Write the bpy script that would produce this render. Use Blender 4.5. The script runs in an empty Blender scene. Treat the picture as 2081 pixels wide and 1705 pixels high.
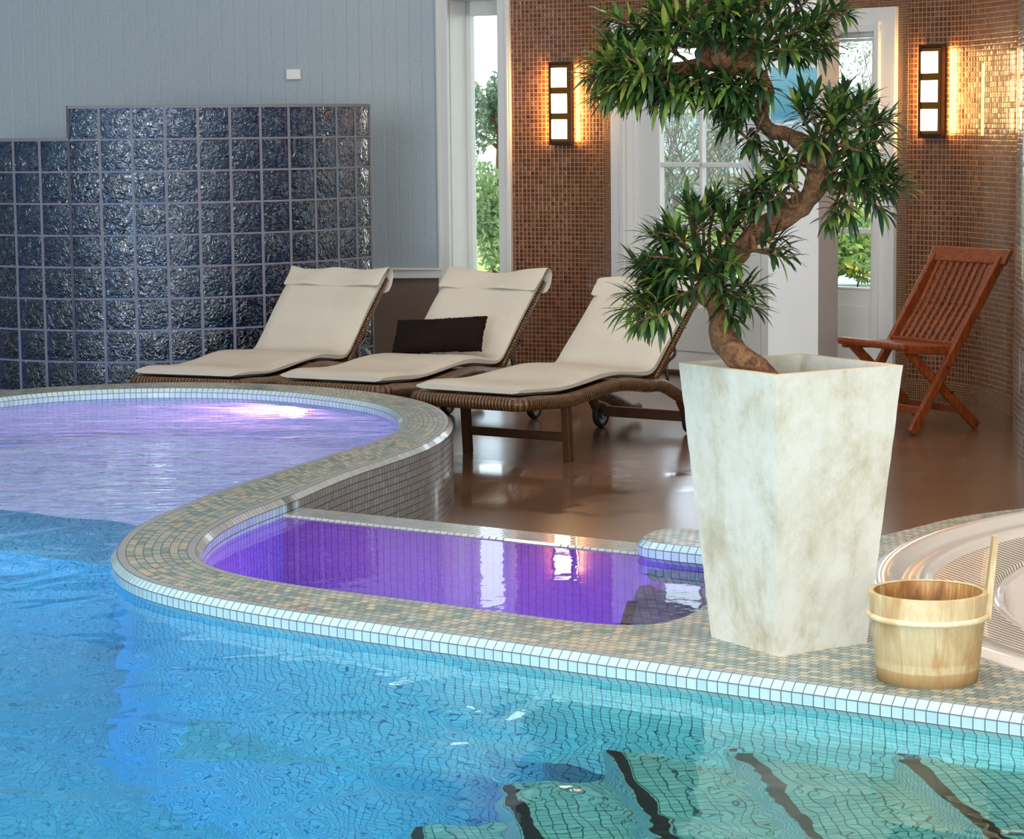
import bpy, bmesh, math, random
from mathutils import Vector, Matrix, noise
R = math.radians
rnd = random.Random(7)
sc = bpy.context.scene
COL = sc.collection

# ------------------------------------------------------------------ camera
FPX, CX, CY = 4960.0, 1040.5, 852.5
CAMZ = 1.47
camd = bpy.data.cameras.new('camera')
camd.sensor_width = 36.0
camd.lens = FPX / 2081 * 36.0
camd.clip_start = 0.05
camd.clip_end = 300
cam = bpy.data.objects.new('camera', camd)
COL.objects.link(cam)
CROT = (Matrix.Rotation(R(90 - 6.926), 3, 'X') @ Matrix.Rotation(R(-0.6), 3, 'Z'))
cam.matrix_world = Matrix.Translation((0, 0, CAMZ)) @ CROT.to_4x4()
sc.camera = cam
CPOS = Vector((0, 0, CAMZ))

def ray(px, py):
    return CROT @ Vector(((px - CX) / FPX, -(py - CY) / FPX, -1))
def W(px, py, z=0.0):            # point of the level plane z seen at a pixel of the photo
    d = ray(px, py); t = (z - CAMZ) / d.z
    return CPOS + d * t
def WD(px, py, Y):               # point at distance Y into the room
    d = ray(px, py); t = Y / d.y
    return CPOS + d * t
def PX(p):
    v = CROT.transposed() @ (Vector(p) - CPOS)
    return (CX + FPX * v.x / -v.z, CY - FPX * v.y / -v.z)

# ------------------------------------------------------------------ levels
ZL = 0.313          # top of the pool ledge above the lounge floor
ZW = ZL - 0.055     # water
T = 0.0253          # mosaic pitch of the pool

# ------------------------------------------------------------------ object helpers
def tag(o, label=None, cat=None, group=None, kind=None):
    if label: o['label'] = label
    if cat: o['category'] = cat
    if group: o['group'] = group
    if kind: o['kind'] = kind
    return o
def empty(name, loc=(0, 0, 0), rz=0.0):
    o = bpy.data.objects.new(name, None); COL.objects.link(o)
    o.location = loc; o.rotation_euler = (0, 0, rz); o.empty_display_size = 0.1
    return o
def obj(name, bm, mats, parent=None, smooth=False, uv=True):
    me = bpy.data.meshes.new(name)
    bm.normal_update()
    bm.to_mesh(me); bm.free()
    if not isinstance(mats, (list, tuple)): mats = [mats]
    for m in mats: me.materials.append(m)
    if smooth:
        for p in me.polygons: p.use_smooth = True
    o = bpy.data.objects.new(name, me); COL.objects.link(o)
    if parent: o.parent = parent
    return o
def struct(name, bm, mats, parent=None, smooth=False):
    o = obj(name, bm, mats, parent, smooth)
    if parent is None: o['kind'] = 'structure'
    return o
def autosmooth(o, ang=35):
    for p in o.data.polygons: p.use_smooth = True
    try:
        o.data.set_sharp_from_angle(angle=R(ang))
    except Exception:
        pass
    return o
def copy_tree(o, parent=None):
    c = o.copy(); COL.objects.link(c)
    if parent: c.parent = parent
    for ch in list(o.children): copy_tree(ch, c)
    return c

# ------------------------------------------------------------------ bmesh helpers
def add_box(bm, c, s, rot=None, bev=0.0, mi=0):
    b = bmesh.new()
    bmesh.ops.create_cube(b, size=1)
    bmesh.ops.scale(b, vec=Vector(s), verts=b.verts)
    if bev > 0:
        bmesh.ops.bevel(b, geom=b.edges[:], offset=bev, segments=2, affect='EDGES', profile=0.5)
    if rot is not None:
        bmesh.ops.transform(b, matrix=rot.to_4x4(), verts=b.verts)
    bmesh.ops.translate(b, vec=Vector(c), verts=b.verts)
    join(bm, b, mi)
def join(bm, b, mi=0):
    vm = {}
    for v in b.verts: vm[v] = bm.verts.new(v.co)
    for f in b.faces:
        try:
            nf = bm.faces.new([vm[v] for v in f.verts]); nf.material_index = mi; nf.smooth = f.smooth
        except ValueError: pass
    b.free()
def bar(bm, a, b_, w, h, up=Vector((0, 0, 1)), bev=0.003, mi=0):
    a = Vector(a); b_ = Vector(b_); d = (b_ - a); L = d.length; d.normalize()
    x = d.cross(up)
    if x.length < 1e-4: x = d.cross(Vector((0, 1, 0)))
    x.normalize(); u = x.cross(d)
    m = Matrix((x, d, u)).transposed()
    add_box(bm, (a + b_) / 2, (w, L, h), m, bev, mi)
def tube(bm, pts, rad, n=10, cap=True, mi=0, closed=False, sq=None):
    pts = [Vector(p) for p in pts]; N = len(pts)
    rads = rad if isinstance(rad, (list, tuple)) else [rad] * N
    t0 = (pts[1] - pts[0]).normalized()
    nrm = t0.orthogonal().normalized()
    rings = []
    for i, p in enumerate(pts):
        if closed: t = (pts[(i + 1) % N] - pts[i - 1]).normalized()
        else: t = (pts[min(i + 1, N - 1)] - pts[max(i - 1, 0)]).normalized()
        nrm = (nrm - t * nrm.dot(t)).normalized(); bn = t.cross(nrm)
        rings.append([bm.verts.new(p + (nrm * math.cos(2 * math.pi * k / n) + bn * math.sin(2 * math.pi * k / n)) * rads[i]) for k in range(n)])
    M_ = N if closed else N - 1
    for i in range(M_):
        a, b = rings[i], rings[(i + 1) % N]
        for k in range(n):
            f = bm.faces.new((a[k], a[(k + 1) % n], b[(k + 1) % n], b[k])); f.smooth = True; f.material_index = mi
    if cap and not closed:
        f = bm.faces.new(rings[0][::-1]); f.material_index = mi
        f = bm.faces.new(rings[-1]); f.material_index = mi
def lathe(bm, prof, n=64, center=(0, 0), mi=0, uvs=None):
    rings = []
    for r, z in prof:
        if r < 1e-5:
            rings.append([bm.verts.new((center[0], center[1], z))])
        else:
            rings.append([bm.verts.new((center[0] + r * math.cos(2 * math.pi * k / n), center[1] + r * math.sin(2 * math.pi * k / n), z)) for k in range(n)])
    for i in range(len(prof) - 1):
        a, b = rings[i], rings[i + 1]
        for k in range(n):
            k2 = (k + 1) % n
            if len(a) == 1 and len(b) == 1: continue
            if len(a) == 1: f = bm.faces.new((a[0], b[k], b[k2]))
            elif len(b) == 1: f = bm.faces.new((a[k], b[0], a[k2]))
            else: f = bm.faces.new((a[k], b[k], b[k2], a[k2]))
            f.smooth = True; f.material_index = mi
def catmull(pts, n=8, closed=False):
    pts = [Vector(p) for p in pts]; out = []; N = len(pts)
    for i in range(N if closed else N - 1):
        if closed: p0, p1, p2, p3 = pts[i - 1], pts[i], pts[(i + 1) % N], pts[(i + 2) % N]
        else: p0, p1, p2, p3 = pts[max(i - 1, 0)], pts[i], pts[i + 1], pts[min(i + 2, N - 1)]
        for k in range(n):
            t = k / n
            out.append(0.5 * ((2 * p1) + (p2 - p0) * t + (2 * p0 - 5 * p1 + 4 * p2 - p3) * t * t + (3 * p1 - p0 - 3 * p2 + p3) * t ** 3))
    if not closed: out.append(pts[-1].copy())
    return out
def arclen(pts):
    s = [0.0]
    for i in range(1, len(pts)): s.append(s[-1] + (pts[i] - pts[i - 1]).length)
    return s
def at_len(pts, s, x):
    if x <= 0: return pts[0].copy()
    if x >= s[-1]: return pts[-1].copy()
    lo, hi = 0, len(s) - 1
    while hi - lo > 1:
        m = (lo + hi) // 2
        if s[m] <= x: lo = m
        else: hi = m
    t = (x - s[lo]) / max(s[hi] - s[lo], 1e-9)
    return pts[lo].lerp(pts[hi], t)
def resample(pts, step):
    s = arclen(pts); n = max(2, int(s[-1] / step)); return [at_len(pts, s, s[-1] * i / n) for i in range(n + 1)]
def smooth(pts, it=4):
    for _ in range(it):
        q = [pts[0]] + [pts[i] * 0.5 + (pts[i - 1] + pts[i + 1]) * 0.25 for i in range(1, len(pts) - 1)] + [pts[-1]]
        pts = q
    return pts
def trace(px, z, step=0.05, it=10):
    return smooth(resample(catmull([W(x, y, z) for x, y in px], 10), step), it)
def normals2(pts):
    out = []
    for i in range(len(pts)):
        t = pts[min(i + 1, len(pts) - 1)] - pts[max(i - 1, 0)]; t.z = 0; t.normalize()
        out.append(Vector((t.y, -t.x, 0)))
    return out
def nearest_i(pts, p):
    return min(range(len(pts)), key=lambda i: (pts[i] - p).length)
def sweep(bm, path, prof, side=1, upitch=T, vpitch=T, u0=0.0, mats=None, v0=0.0):
    """sweep a profile [(offset, z)] along a plan path; uv in tile counts"""
    uvl = bm.loops.layers.uv.verify()
    nr = normals2(path); s = arclen(path)
    pv = [v0]
    for i in range(1, len(prof)):
        pv.append(pv[-1] + math.hypot(prof[i][0] - prof[i - 1][0], prof[i][1] - prof[i - 1][1]) / vpitch)
    grid = [[bm.verts.new((p.x + n.x * side * o, p.y + n.y * side * o, z)) for o, z in prof] for p, n in zip(path, nr)]
    for i in range(len(path) - 1):
        for j in range(len(prof) - 1):
            vs = [grid[i][j], grid[i + 1][j], grid[i + 1][j + 1], grid[i][j + 1]]
            uv = [(s[i] / upitch + u0, pv[j]), (s[i + 1] / upitch + u0, pv[j]), (s[i + 1] / upitch + u0, pv[j + 1]), (s[i] / upitch + u0, pv[j + 1])]
            if side < 0: vs.reverse(); uv.reverse()
            try: f = bm.faces.new(vs)
            except ValueError: continue
            if mats: f.material_index = mats[j]
            for l, q in zip(f.loops, uv): l[uvl].uv = q
def ngon(bm, pts, uvf=None, flip=False, mi=0, z=None):
    vs = [bm.verts.new((p.x, p.y, p.z if z is None else z)) for p in pts]
    f = bm.faces.new(vs[::-1] if flip else vs)
    f.normal_update()
    if f.normal.z < 0: f.normal_flip()
    r = bmesh.ops.triangulate(bm, faces=[f], ngon_method='EAR_CLIP')
    uvl = bm.loops.layers.uv.verify()
    for g in r['faces']:
        g.material_index = mi
        for l in g.loops:
            if uvf: l[uvl].uv = uvf(l.vert.co)
    return r['faces']

# ------------------------------------------------------------------ materials
def S(r, g=None, b=None):        # sRGB 0-255 to linear
    if g is None: g = b = r
    f = lambda c: (c / 255 / 12.92) if c / 255 <= 0.04045 else ((c / 255 + 0.055) / 1.055) ** 2.4
    return (f(r), f(g), f(b), 1.0)
class NT:
    def __init__(s, name):
        s.m = bpy.data.materials.new(name); s.m.use_nodes = True
        s.t = s.m.node_tree; s.t.nodes.clear()
        s.out = s.t.nodes.new('ShaderNodeOutputMaterial')
    def n(s, typ, **kw):
        nd = s.t.nodes.new(typ)
        for k, v in kw.items():
            if k.startswith('i_'): nd.inputs[k[2:].replace('_', ' ')].default_value = v
            else: setattr(nd, k, v)
        return nd
    def l(s, a, b): s.t.links.new(a, b)
    def math(s, op, a, b=None, c=None):
        nd = s.t.nodes.new('ShaderNodeMath'); nd.operation = op
        for i, v in enumerate((a, b, c)):
            if v is None: continue
            if isinstance(v, (int, float)): nd.inputs[i].default_value = v
            else: s.l(v, nd.inputs[i])
        return nd.outputs[0]
    def mix(s, fac, a, b, typ='MIX'):
        nd = s.t.nodes.new('ShaderNodeMix'); nd.data_type = 'RGBA'; nd.blend_type = typ
        for inp, v in ((nd.inputs[0], fac), (nd.inputs[6], a), (nd.inputs[7], b)):
            if isinstance(v, (int, float, tuple)): inp.default_value = v
            else: s.l(v, inp)
        return nd.outputs[2]
    def ramp(s, fac, stops, interp='LINEAR'):
        nd = s.t.nodes.new('ShaderNodeValToRGB'); nd.color_ramp.interpolation = interp
        el = nd.color_ramp.elements
        while len(el) < len(stops): el.new(0.5)
        for e, (p, c) in zip(el, stops): e.position = p; e.color = c if len(c) == 4 else (*c, 1)
        s.l(fac, nd.inputs[0]); return nd.outputs[0]
    def noise(s, scale=5, detail=3, rough=0.5, vec=None, dist=0.0, dims='3D'):
        nd = s.n('ShaderNodeTexNoise'); nd.noise_dimensions = dims
        nd.inputs['Scale'].default_value = scale; nd.inputs['Detail'].default_value = detail
        nd.inputs['Roughness'].default_value = rough; nd.inputs['Distortion'].default_value = dist
        if vec is not None: s.l(vec, nd.inputs['Vector'])
        return nd
    def bump(s, h, strength=0.3, dist=0.01, nrm=None):
        nd = s.n('ShaderNodeBump'); nd.inputs['Strength'].default_value = strength; nd.inputs['Distance'].default_value = dist
        s.l(h, nd.inputs['Height'])
        if nrm is not None: s.l(nrm, nd.inputs['Normal'])
        return nd.outputs[0]
    def bsdf(s, color=None, rough=0.5, nrm=None, metal=0.0, spec=0.5, coat=0.0, link=True, **kw):
        b = s.n('ShaderNodeBsdfPrincipled')
        for k, v in (('Base Color', color), ('Roughness', rough), ('Metallic', metal), ('Specular IOR Level', spec), ('Coat Weight', coat)):
            if v is None: continue
            if isinstance(v, (int, float, tuple)): b.inputs[k].default_value = v
            else: s.l(v, b.inputs[k])
        for k, v in kw.items(): b.inputs[k.replace('_', ' ')].default_value = v
        if nrm is not None: s.l(nrm, b.inputs['Normal'])
        if link: s.l(b.outputs[0], s.out.inputs[0])
        return b
def two_ior(t, ior):
    g = t.n('ShaderNodeNewGeometry'); k = 1.0 / ior
    return t.math('ADD', ior, t.math('MULTIPLY', g.outputs['Backfacing'], k - ior))
def coords(t, kind='Object', scale=(1, 1, 1)):
    tc = t.n('ShaderNodeTexCoord'); mp = t.n('ShaderNodeMapping'); mp.inputs['Scale'].default_value = scale
    t.l(tc.outputs[kind], mp.inputs[0]); return mp.outputs[0]

def plain(name, col, rough=0.6, nscale=8, namt=0.12, bump=0.0, bscale=40, spec=0.5, metal=0.0, coat=0.0, stretch=(1, 1, 1)):
    t = NT(name); v = coords(t, 'Object', stretch)
    n1 = t.noise(nscale, 4, 0.6, v)
    c2 = tuple(min(1, c * (1 + namt)) for c in col[:3]) + (1,); c1 = tuple(c * (1 - namt) for c in col[:3]) + (1,)
    c = t.ramp(n1.outputs[0], [(0.3, c1), (0.7, c2)])
    nr = None
    if bump: nr = t.bump(t.noise(bscale, 3, 0.6, v).outputs[0], bump, 0.004)
    t.bsdf(c, rough, nr, metal, spec, coat)
    return t.m

def tiles(name, palette, grout, gw=0.07, bond=0.0, rough=0.2, border=None, vmax=None, bump=0.4, metal=0.0, coat=0.0, spec=0.5, uvscale=1.0, tilt=0.0, jitter=0.15, grough=0.8):
    """square mosaic counted in uv units; palette = [(position, colour)]"""
    t = NT(name)
    tc = t.n('ShaderNodeTexCoord'); sp = t.n('ShaderNodeSeparateXYZ'); t.l(tc.outputs['UV'], sp.inputs[0])
    u, v = sp.outputs[0], sp.outputs[1]
    if uvscale != 1.0:
        u = t.math('MULTIPLY', u, uvscale); v = t.math('MULTIPLY', v, uvscale)
    fv = t.math('FLOOR', v)
    if bond:
        u = t.math('ADD', u, t.math('MULTIPLY', t.math('MODULO', t.math('ABSOLUTE', fv), 2.0), bond))
    fu = t.math('FLOOR', u)
    cu = t.math('SUBTRACT', u, fu); cv = t.math('SUBTRACT', v, fv)
    du = t.math('MINIMUM', cu, t.math('SUBTRACT', 1.0, cu)); dv = t.math('MINIMUM', cv, t.math('SUBTRACT', 1.0, cv))
    d = t.math('MINIMUM', du, dv)
    mr = t.n('ShaderNodeMapRange'); mr.inputs[1].default_value = gw * 0.55; mr.inputs[2].default_value = gw * 0.95
    t.l(d, mr.inputs[0]); mask = mr.outputs[0]
    cb = t.n('ShaderNodeCombineXYZ'); t.l(fu, cb.inputs[0]); t.l(fv, cb.inputs[1])
    wn = t.n('ShaderNodeTexWhiteNoise'); wn.noise_dimensions = '3D'; t.l(cb.outputs[0], wn.inputs['Vector'])
    col = t.ramp(wn.outputs['Value'], palette, 'CONSTANT')
    # small per-tile brightness
    cb2 = t.n('ShaderNodeCombineXYZ'); t.l(fu, cb2.inputs[0]); t.l(fv, cb2.inputs[1]); cb2.inputs[2].default_value = 5.3
    w2 = t.n('ShaderNodeTexWhiteNoise'); t.l(cb2.outputs[0], w2.inputs['Vector'])
    g = t.math('ADD', 1.0 - jitter, t.math('MULTIPLY', w2.outputs['Value'], 2 * jitter))
    cg = t.n('ShaderNodeCombineXYZ')
    for i in range(3): t.l(g, cg.inputs[i])
    col = t.mix(1.0, col, cg.outputs[0], 'MULTIPLY')
    if border is not None:
        b = t.math('LESS_THAN', fv, 0.5)
        if vmax: b = t.math('MAXIMUM', b, t.math('GREATER_THAN', fv, vmax - 1.5))
        col = t.mix(b, col, border)
    nz = t.noise(60, 3, 0.6)
    gr = t.mix(0.35, grout, nz.outputs['Color'], 'MULTIPLY')
    col = t.mix(mask, gr, col)
    ro = t.math('ADD', grough, t.math('MULTIPLY', mask, rough - grough))
    mm = t.n('ShaderNodeMapRange'); mm.inputs[1].default_value = gw * 0.3; mm.inputs[2].default_value = gw * 2.2
    t.l(d, mm.inputs[0]); mm.interpolation_type = 'SMOOTHSTEP'
    nr = t.bump(mm.outputs[0], bump, 0.002)
    if tilt:
        tn = t.n('ShaderNodeVectorMath'); tn.operation = 'SUBTRACT'; t.l(w2.outputs['Color'], tn.inputs[0]); tn.inputs[1].default_value = (.5, .5, .5)
        sc_ = t.n('ShaderNodeVectorMath'); sc_.operation = 'SCALE'; t.l(tn.outputs[0], sc_.inputs[0]); sc_.inputs['Scale'].default_value = tilt
        ad = t.n('ShaderNodeVectorMath'); ad.operation = 'ADD'; t.l(nr, ad.inputs[0]); t.l(sc_.outputs[0], ad.inputs[1])
        no = t.n('ShaderNodeVectorMath'); no.operation = 'NORMALIZE'; t.l(ad.outputs[0], no.inputs[0]); nr = no.outputs[0]
    me = t.math('MULTIPLY', mask, metal) if metal else 0.0
    t.bsdf(col, ro, nr, me, spec, coat)
    return t.m

def emis(name, col, strength):
    t = NT(name); e = t.n('ShaderNodeEmission'); e.inputs[0].default_value = col; e.inputs[1].default_value = strength
    t.l(e.outputs[0], t.out.inputs[0]); return t.m

M = {}
PAL_LEDGE = [(0.0, S(132, 148, 140)), (0.24, S(186, 178, 154)), (0.42, S(158, 166, 154)), (0.62, S(120, 138, 134)), (0.76, S(190, 174, 148)), (0.88, S(164, 168, 160))]
M['ledge'] = tiles('ledge mosaic', PAL_LEDGE, S(84, 82, 74), 0.06, 0.5, 0.3, border=S(160, 163, 160), vmax=9, bump=0.35, coat=0.15, grough=0.7)
M['plat'] = tiles('platform mosaic', PAL_LEDGE, S(88, 86, 78), 0.06, 0.5, 0.3, border=S(160, 163, 160), bump=0.35, coat=0.15, grough=0.7)
M['nose'] = tiles('pale blue edge tiles', [(0, S(184, 212, 220)), (0.5, S(178, 208, 214)), (0.75, S(190, 214, 214))], S(92, 100, 104), 0.06, 0, 0.12, bump=0.5, jitter=0.04, coat=0.5)
M['poolwall'] = tiles('aqua pool tiles', [(0, S(196, 222, 226)), (0.5, S(182, 214, 222)), (0.8, S(205, 228, 230))], S(60, 110, 125), 0.07, 0, 0.3, bump=0.2, jitter=0.07)
M['poolfloor'] = tiles('aqua floor tiles', [(0, S(186, 224, 232)), (0.5, S(172, 218, 228)), (0.8, S(200, 230, 234))], S(120, 172, 184), 0.07, 0, 0.4, bump=0.2, jitter=0.1)
M['greywall'] = tiles('grey dry side tiles', [(0, S(148, 154, 158)), (0.5, S(156, 160, 161)), (0.8, S(140, 147, 152))], S(70, 72, 72), 0.07, 0, 0.16, bump=0.5, jitter=0.07, coat=0.4)
M['greybev'] = tiles('grey edge tiles', [(0, S(168, 172, 170)), (0.5, S(176, 178, 172))], S(96, 98, 98), 0.06, 0, 0.14, bump=0.5, jitter=0.06, coat=0.4)
COPPER = [(0.0, S(112, 60, 34)), (0.3, S(122, 68, 38)), (0.55, S(104, 56, 34)), (0.80, S(134, 80, 46)), (0.92, S(120, 78, 54))]
M['copper'] = tiles('copper glass mosaic', COPPER, S(176, 140, 100), 0.11, 0, 0.30, bump=0.5, metal=0.2, tilt=0.14, coat=0.35, jitter=0.12)
M['copper_s'] = tiles('small copper mosaic', COPPER, S(176, 140, 100), 0.14, 0, 0.25, bump=0.5, metal=0.25, tilt=0.10, coat=0.5, jitter=0.25, uvscale=2.0)
M['pillarm'] = tiles('silver grey mosaic', [(0, S(128, 122, 112)), (0.4, S(142, 134, 122)), (0.7, S(112, 104, 96))], S(176, 160, 138), 0.11, 0, 0.2, bump=0.5, metal=0.3, tilt=0.12, coat=0.6, jitter=0.2)
M['white'] = plain('white paint', S(222, 222, 220), 0.45, 6, 0.02)
M['white2'] = plain('white lacquered frame', S(226, 226, 222), 0.35, 6, 0.02)
M['ceil'] = plain('ceiling plaster', S(225, 224, 220), 0.8, 6, 0.02)
M['brownwall'] = plain('taupe wainscot', S(112, 94, 82), 0.5, 30, 0.06)
M['black'] = plain('black rubber', S(22, 22, 23), 0.6, 10, 0.1)
M['hub'] = plain('grey plastic hub', S(165, 168, 168), 0.35, 10, 0.05)
M['metal'] = plain('dull bracket steel', S(112, 104, 96), 0.35, 10, 0.1, metal=0.8)
M['darkwood'] = plain('dark stained wood', S(74, 46, 26), 0.45, 20, 0.2)

def mat_bead():
    t = NT('blue grey beadboard')
    tc = t.n('ShaderNodeTexCoord'); sp = t.n('ShaderNodeSeparateXYZ'); t.l(tc.outputs['UV'], sp.inputs[0])
    fr = t.math('FRACT', t.math('DIVIDE', sp.outputs[0], 0.078))
    d = t.math('ABSOLUTE', t.math('SUBTRACT', fr, 0.5))
    mr = t.n('ShaderNodeMapRange'); mr.inputs[1].default_value = 0.44; mr.inputs[2].default_value = 0.49; t.l(d, mr.inputs[0])
    groove = mr.outputs[0]
    nz = t.noise(500, 2, 0.6)
    base = t.ramp(nz.outputs[0], [(0.3, S(146, 160, 168)), (0.7, S(162, 176, 184))])
    col = t.mix(t.math('MULTIPLY', groove, 0.35), base, S(182, 192, 194))
    h = t.math('SUBTRACT', 1.0, groove)
    t.bsdf(col, 0.45, t.bump(h, 0.5, 0.003))
    return t.m
M['bead'] = mat_bead()

def mat_floor():
    t = NT('brown stone floor')
    v = coords(t, 'Object')
    mp = t.n('ShaderNodeMapping'); mp.inputs['Rotation'].default_value = (0, 0, R(28)); mp.inputs['Scale'].default_value = (1, 1, 1); t.l(v, mp.inputs[0])
    br = t.n('ShaderNodeTexBrick'); br.inputs['Scale'].default_value = 1.0; br.inputs['Brick Width'].default_value = 0.6; br.inputs['Row Height'].default_value = 0.4
    br.inputs['Mortar Size'].default_value = 0.005; br.inputs['Mortar Smooth'].default_value = 0.3
    br.inputs['Color1'].default_value = S(108, 78, 58); br.inputs['Color2'].default_value = S(122, 90, 68); br.inputs['Mortar'].default_value = S(66, 48, 36)
    t.l(mp.outputs[0], br.inputs[0])
    n1 = t.noise(3.5, 5, 0.6, v); n2 = t.noise(60, 3, 0.7, v)
    c = t.mix(0.5, br.outputs[0], t.ramp(n1.outputs[0], [(0.3, S(88, 60, 44)), (0.7, S(136, 102, 80))]))
    c = t.mix(0.25, c, t.ramp(n2.outputs[0], [(0.35, S(76, 54, 42)), (0.65, S(152, 122, 100))]))
    # puddles near the pool wall
    n3 = t.noise(2.6, 4, 0.55, v)
    pv = t.n('ShaderNodeVectorMath'); pv.operation = 'DISTANCE'; t.l(v, pv.inputs[0]); pw = W(1010, 985); pv.inputs[1].default_value = (pw.x, pw.y, 0)
    pd = t.math('SUBTRACT', 1.0, pv.outputs['Value'])
    wet = t.ramp(t.math('ADD', t.math('MULTIPLY', pd, 0.6), t.math('MULTIPLY', t.math('SUBTRACT', n3.outputs[0], 0.5), 1.6)), [(0.14, (0, 0, 0)), (0.34, (1, 1, 1))])
    ro = t.math('SUBTRACT', 0.20, t.math('MULTIPLY', wet, 0.14))
    h = t.math('ADD', t.math('MULTIPLY', n2.outputs[0], 0.15), t.math('MULTIPLY', br.outputs['Fac'], -0.6))
    t.bsdf(c, ro, t.bump(h, 0.10, 0.003), 0, 0.5, 0.15, Coat_Roughness=0.15)
    return t.m
M['floor'] = mat_floor()

def mat_water(name, scale, strength, tint, dist=0.02, rough=0.0, milk=None, milkcol=None, stretch=(1, 1, 1), scale2=None, s2=0.4):
    t = NT(name)
    v = coords(t, 'Object', stretch)
    n1 = t.noise(scale, 2.0, 0.45, v, 0.6); n2 = t.noise(scale2 or scale * 3.1, 2.0, 0.5, v, 0.3)
    h = t.math('ADD', n1.outputs[0], t.math('MULTIPLY', n2.outputs[0], s2))
    nr = t.bump(h, strength, dist)
    g = t.n('ShaderNodeBsdfRefraction'); g.inputs['IOR'].default_value = 1.33; g.inputs['Roughness'].default_value = rough
    g.inputs['Color'].default_value = tint; t.l(nr, g.inputs['Normal'])
    gl = t.n('ShaderNodeBsdfGlossy'); gl.inputs['Roughness'].default_value = 0.02; t.l(nr, gl.inputs['Normal'])
    fr = t.n('ShaderNodeFresnel'); fr.inputs['IOR'].default_value = 1.33; t.l(nr, fr.inputs['Normal'])
    body = g.outputs[0]
    if milk:
        df = t.n('ShaderNodeBsdfDiffuse'); df.inputs[0].default_value = milkcol; t.l(nr, df.inputs['Normal'])
        tr = t.n('ShaderNodeBsdfTranslucent'); tr.inputs[0].default_value = milkcol; t.l(nr, tr.inputs['Normal'])
        ms = t.n('ShaderNodeMixShader'); ms.inputs[0].default_value = 0.55; t.l(df.outputs[0], ms.inputs[1]); t.l(tr.outputs[0], ms.inputs[2])
        nm = t.noise(4.5, 5, 0.6, coords(t, 'Object', (0.6, 1.6, 1)), 1.2)
        mf = t.ramp(nm.outputs[0], [(0.34, (milk[0],) * 3), (0.66, (milk[1],) * 3)])
        m2 = t.n('ShaderNodeMixShader'); t.l(mf, m2.inputs[0]); t.l(g.outputs[0], m2.inputs[1]); t.l(ms.outputs[0], m2.inputs[2]); body = m2.outputs[0]
    mx = t.n('ShaderNodeMixShader'); t.l(fr.outputs[0], mx.inputs[0]); t.l(body, mx.inputs[1]); t.l(gl.outputs[0], mx.inputs[2])
    t.l(mx.outputs[0], t.out.inputs[0]); return t.m
M['water'] = mat_water('pool water', 4.2, 0.5, (0.40, 0.83, 0.84, 1), 0.026, stretch=(1, 0.8, 1), scale2=11, s2=0.07)
M['waterw'] = mat_water('whirlpool water', 5.0, 1.0, (0.9, 0.92, 1.0, 1), 0.035, milk=(0.12, 0.85), milkcol=(0.62, 0.64, 0.86, 1), stretch=(0.6, 1.3, 1), s2=0.5)
M['waterp'] = mat_water('calm plunge water', 5.0, 0.08, (0.62, 0.58, 1.0, 1), 0.008)

def mat_glassblock():
    t = NT('wavy blue glass')
    v = coords(t, 'Object')
    n1 = t.noise(24, 2, 0.5, v, 1.8); n2 = t.noise(70, 1.5, 0.5, v, 0.8)
    h = t.math('ADD', n1.outputs[0], t.math('MULTIPLY', n2.outputs[0], 0.22))
    nr = t.bump(h, 1.0, 0.013)
    g = t.n('ShaderNodeBsdfRefraction'); t.l(two_ior(t, 1.3), g.inputs['IOR']); g.inputs['Roughness'].default_value = 0.04
    g.inputs['Color'].default_value = (0.06, 0.28, 0.44, 1); t.l(nr, g.inputs['Normal'])
    nrg = t.bump(h, 1.0, 0.0125)
    gl = t.n('ShaderNodeBsdfGlossy'); gl.inputs['Roughness'].default_value = 0.03; t.l(nrg, gl.inputs['Normal'])
    fr = t.n('ShaderNodeFresnel'); t.l(two_ior(t, 1.95), fr.inputs['IOR']); t.l(nr, fr.inputs['Normal'])
    mx = t.n('ShaderNodeMixShader'); t.l(fr.outputs[0], mx.inputs[0]); t.l(g.outputs[0], mx.inputs[1]); t.l(gl.outputs[0], mx.inputs[2])
    t.l(mx.outputs[0], t.out.inputs[0]); return t.m
M['gblock'] = mat_glassblock()
M['mortar'] = plain('grey mortar', S(120, 124, 130), 0.7, 60, 0.08)
M['blueedge'] = plain('blue glass block rim', S(24, 70, 130), 0.15, 10, 0.1, coat=0.5)

def mat_pane():
    t = NT('window glass')
    tr = t.n('ShaderNodeBsdfTransparent'); tr.inputs[0].default_value = (0.94, 0.97, 0.97, 1)
    gl = t.n('ShaderNodeBsdfGlossy'); gl.inputs['Roughness'].default_value = 0.02
    fr = t.n('ShaderNodeFresnel'); t.l(two_ior(t, 1.45), fr.inputs['IOR'])
    mx = t.n('ShaderNodeMixShader'); t.l(fr.outputs[0], mx.inputs[0]); t.l(tr.outputs[0], mx.inputs[1]); t.l(gl.outputs[0], mx.inputs[2])
    t.l(mx.outputs[0], t.out.inputs[0]); return t.m
M['pane'] = mat_pane()

def mat_wicker():
    t = NT('brown wicker')
    tc = t.n('ShaderNodeTexCoord'); sp = t.n('ShaderNodeSeparateXYZ'); t.l(tc.outputs['UV'], sp.inputs[0])
    w = t.math('SINE', t.math('MULTIPLY', sp.outputs[0], 2 * math.pi))
    n1 = t.noise(30, 3, 0.6)
    gap = t.ramp(t.math('ADD', t.math('MULTIPLY', w, 0.5), 0.5), [(0.0, (0, 0, 0)), (0.35, (1, 1, 1))])
    c = t.ramp(n1.outputs[0], [(0.3, S(80, 50, 22)), (0.7, S(124, 82, 38))])
    c = t.mix(gap, S(38, 22, 10), c)
    t.bsdf(c, 0.4, t.bump(w, 0.7, 0.004), coat=0.2)
    return t.m
M['wicker'] = mat_wicker()

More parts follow.
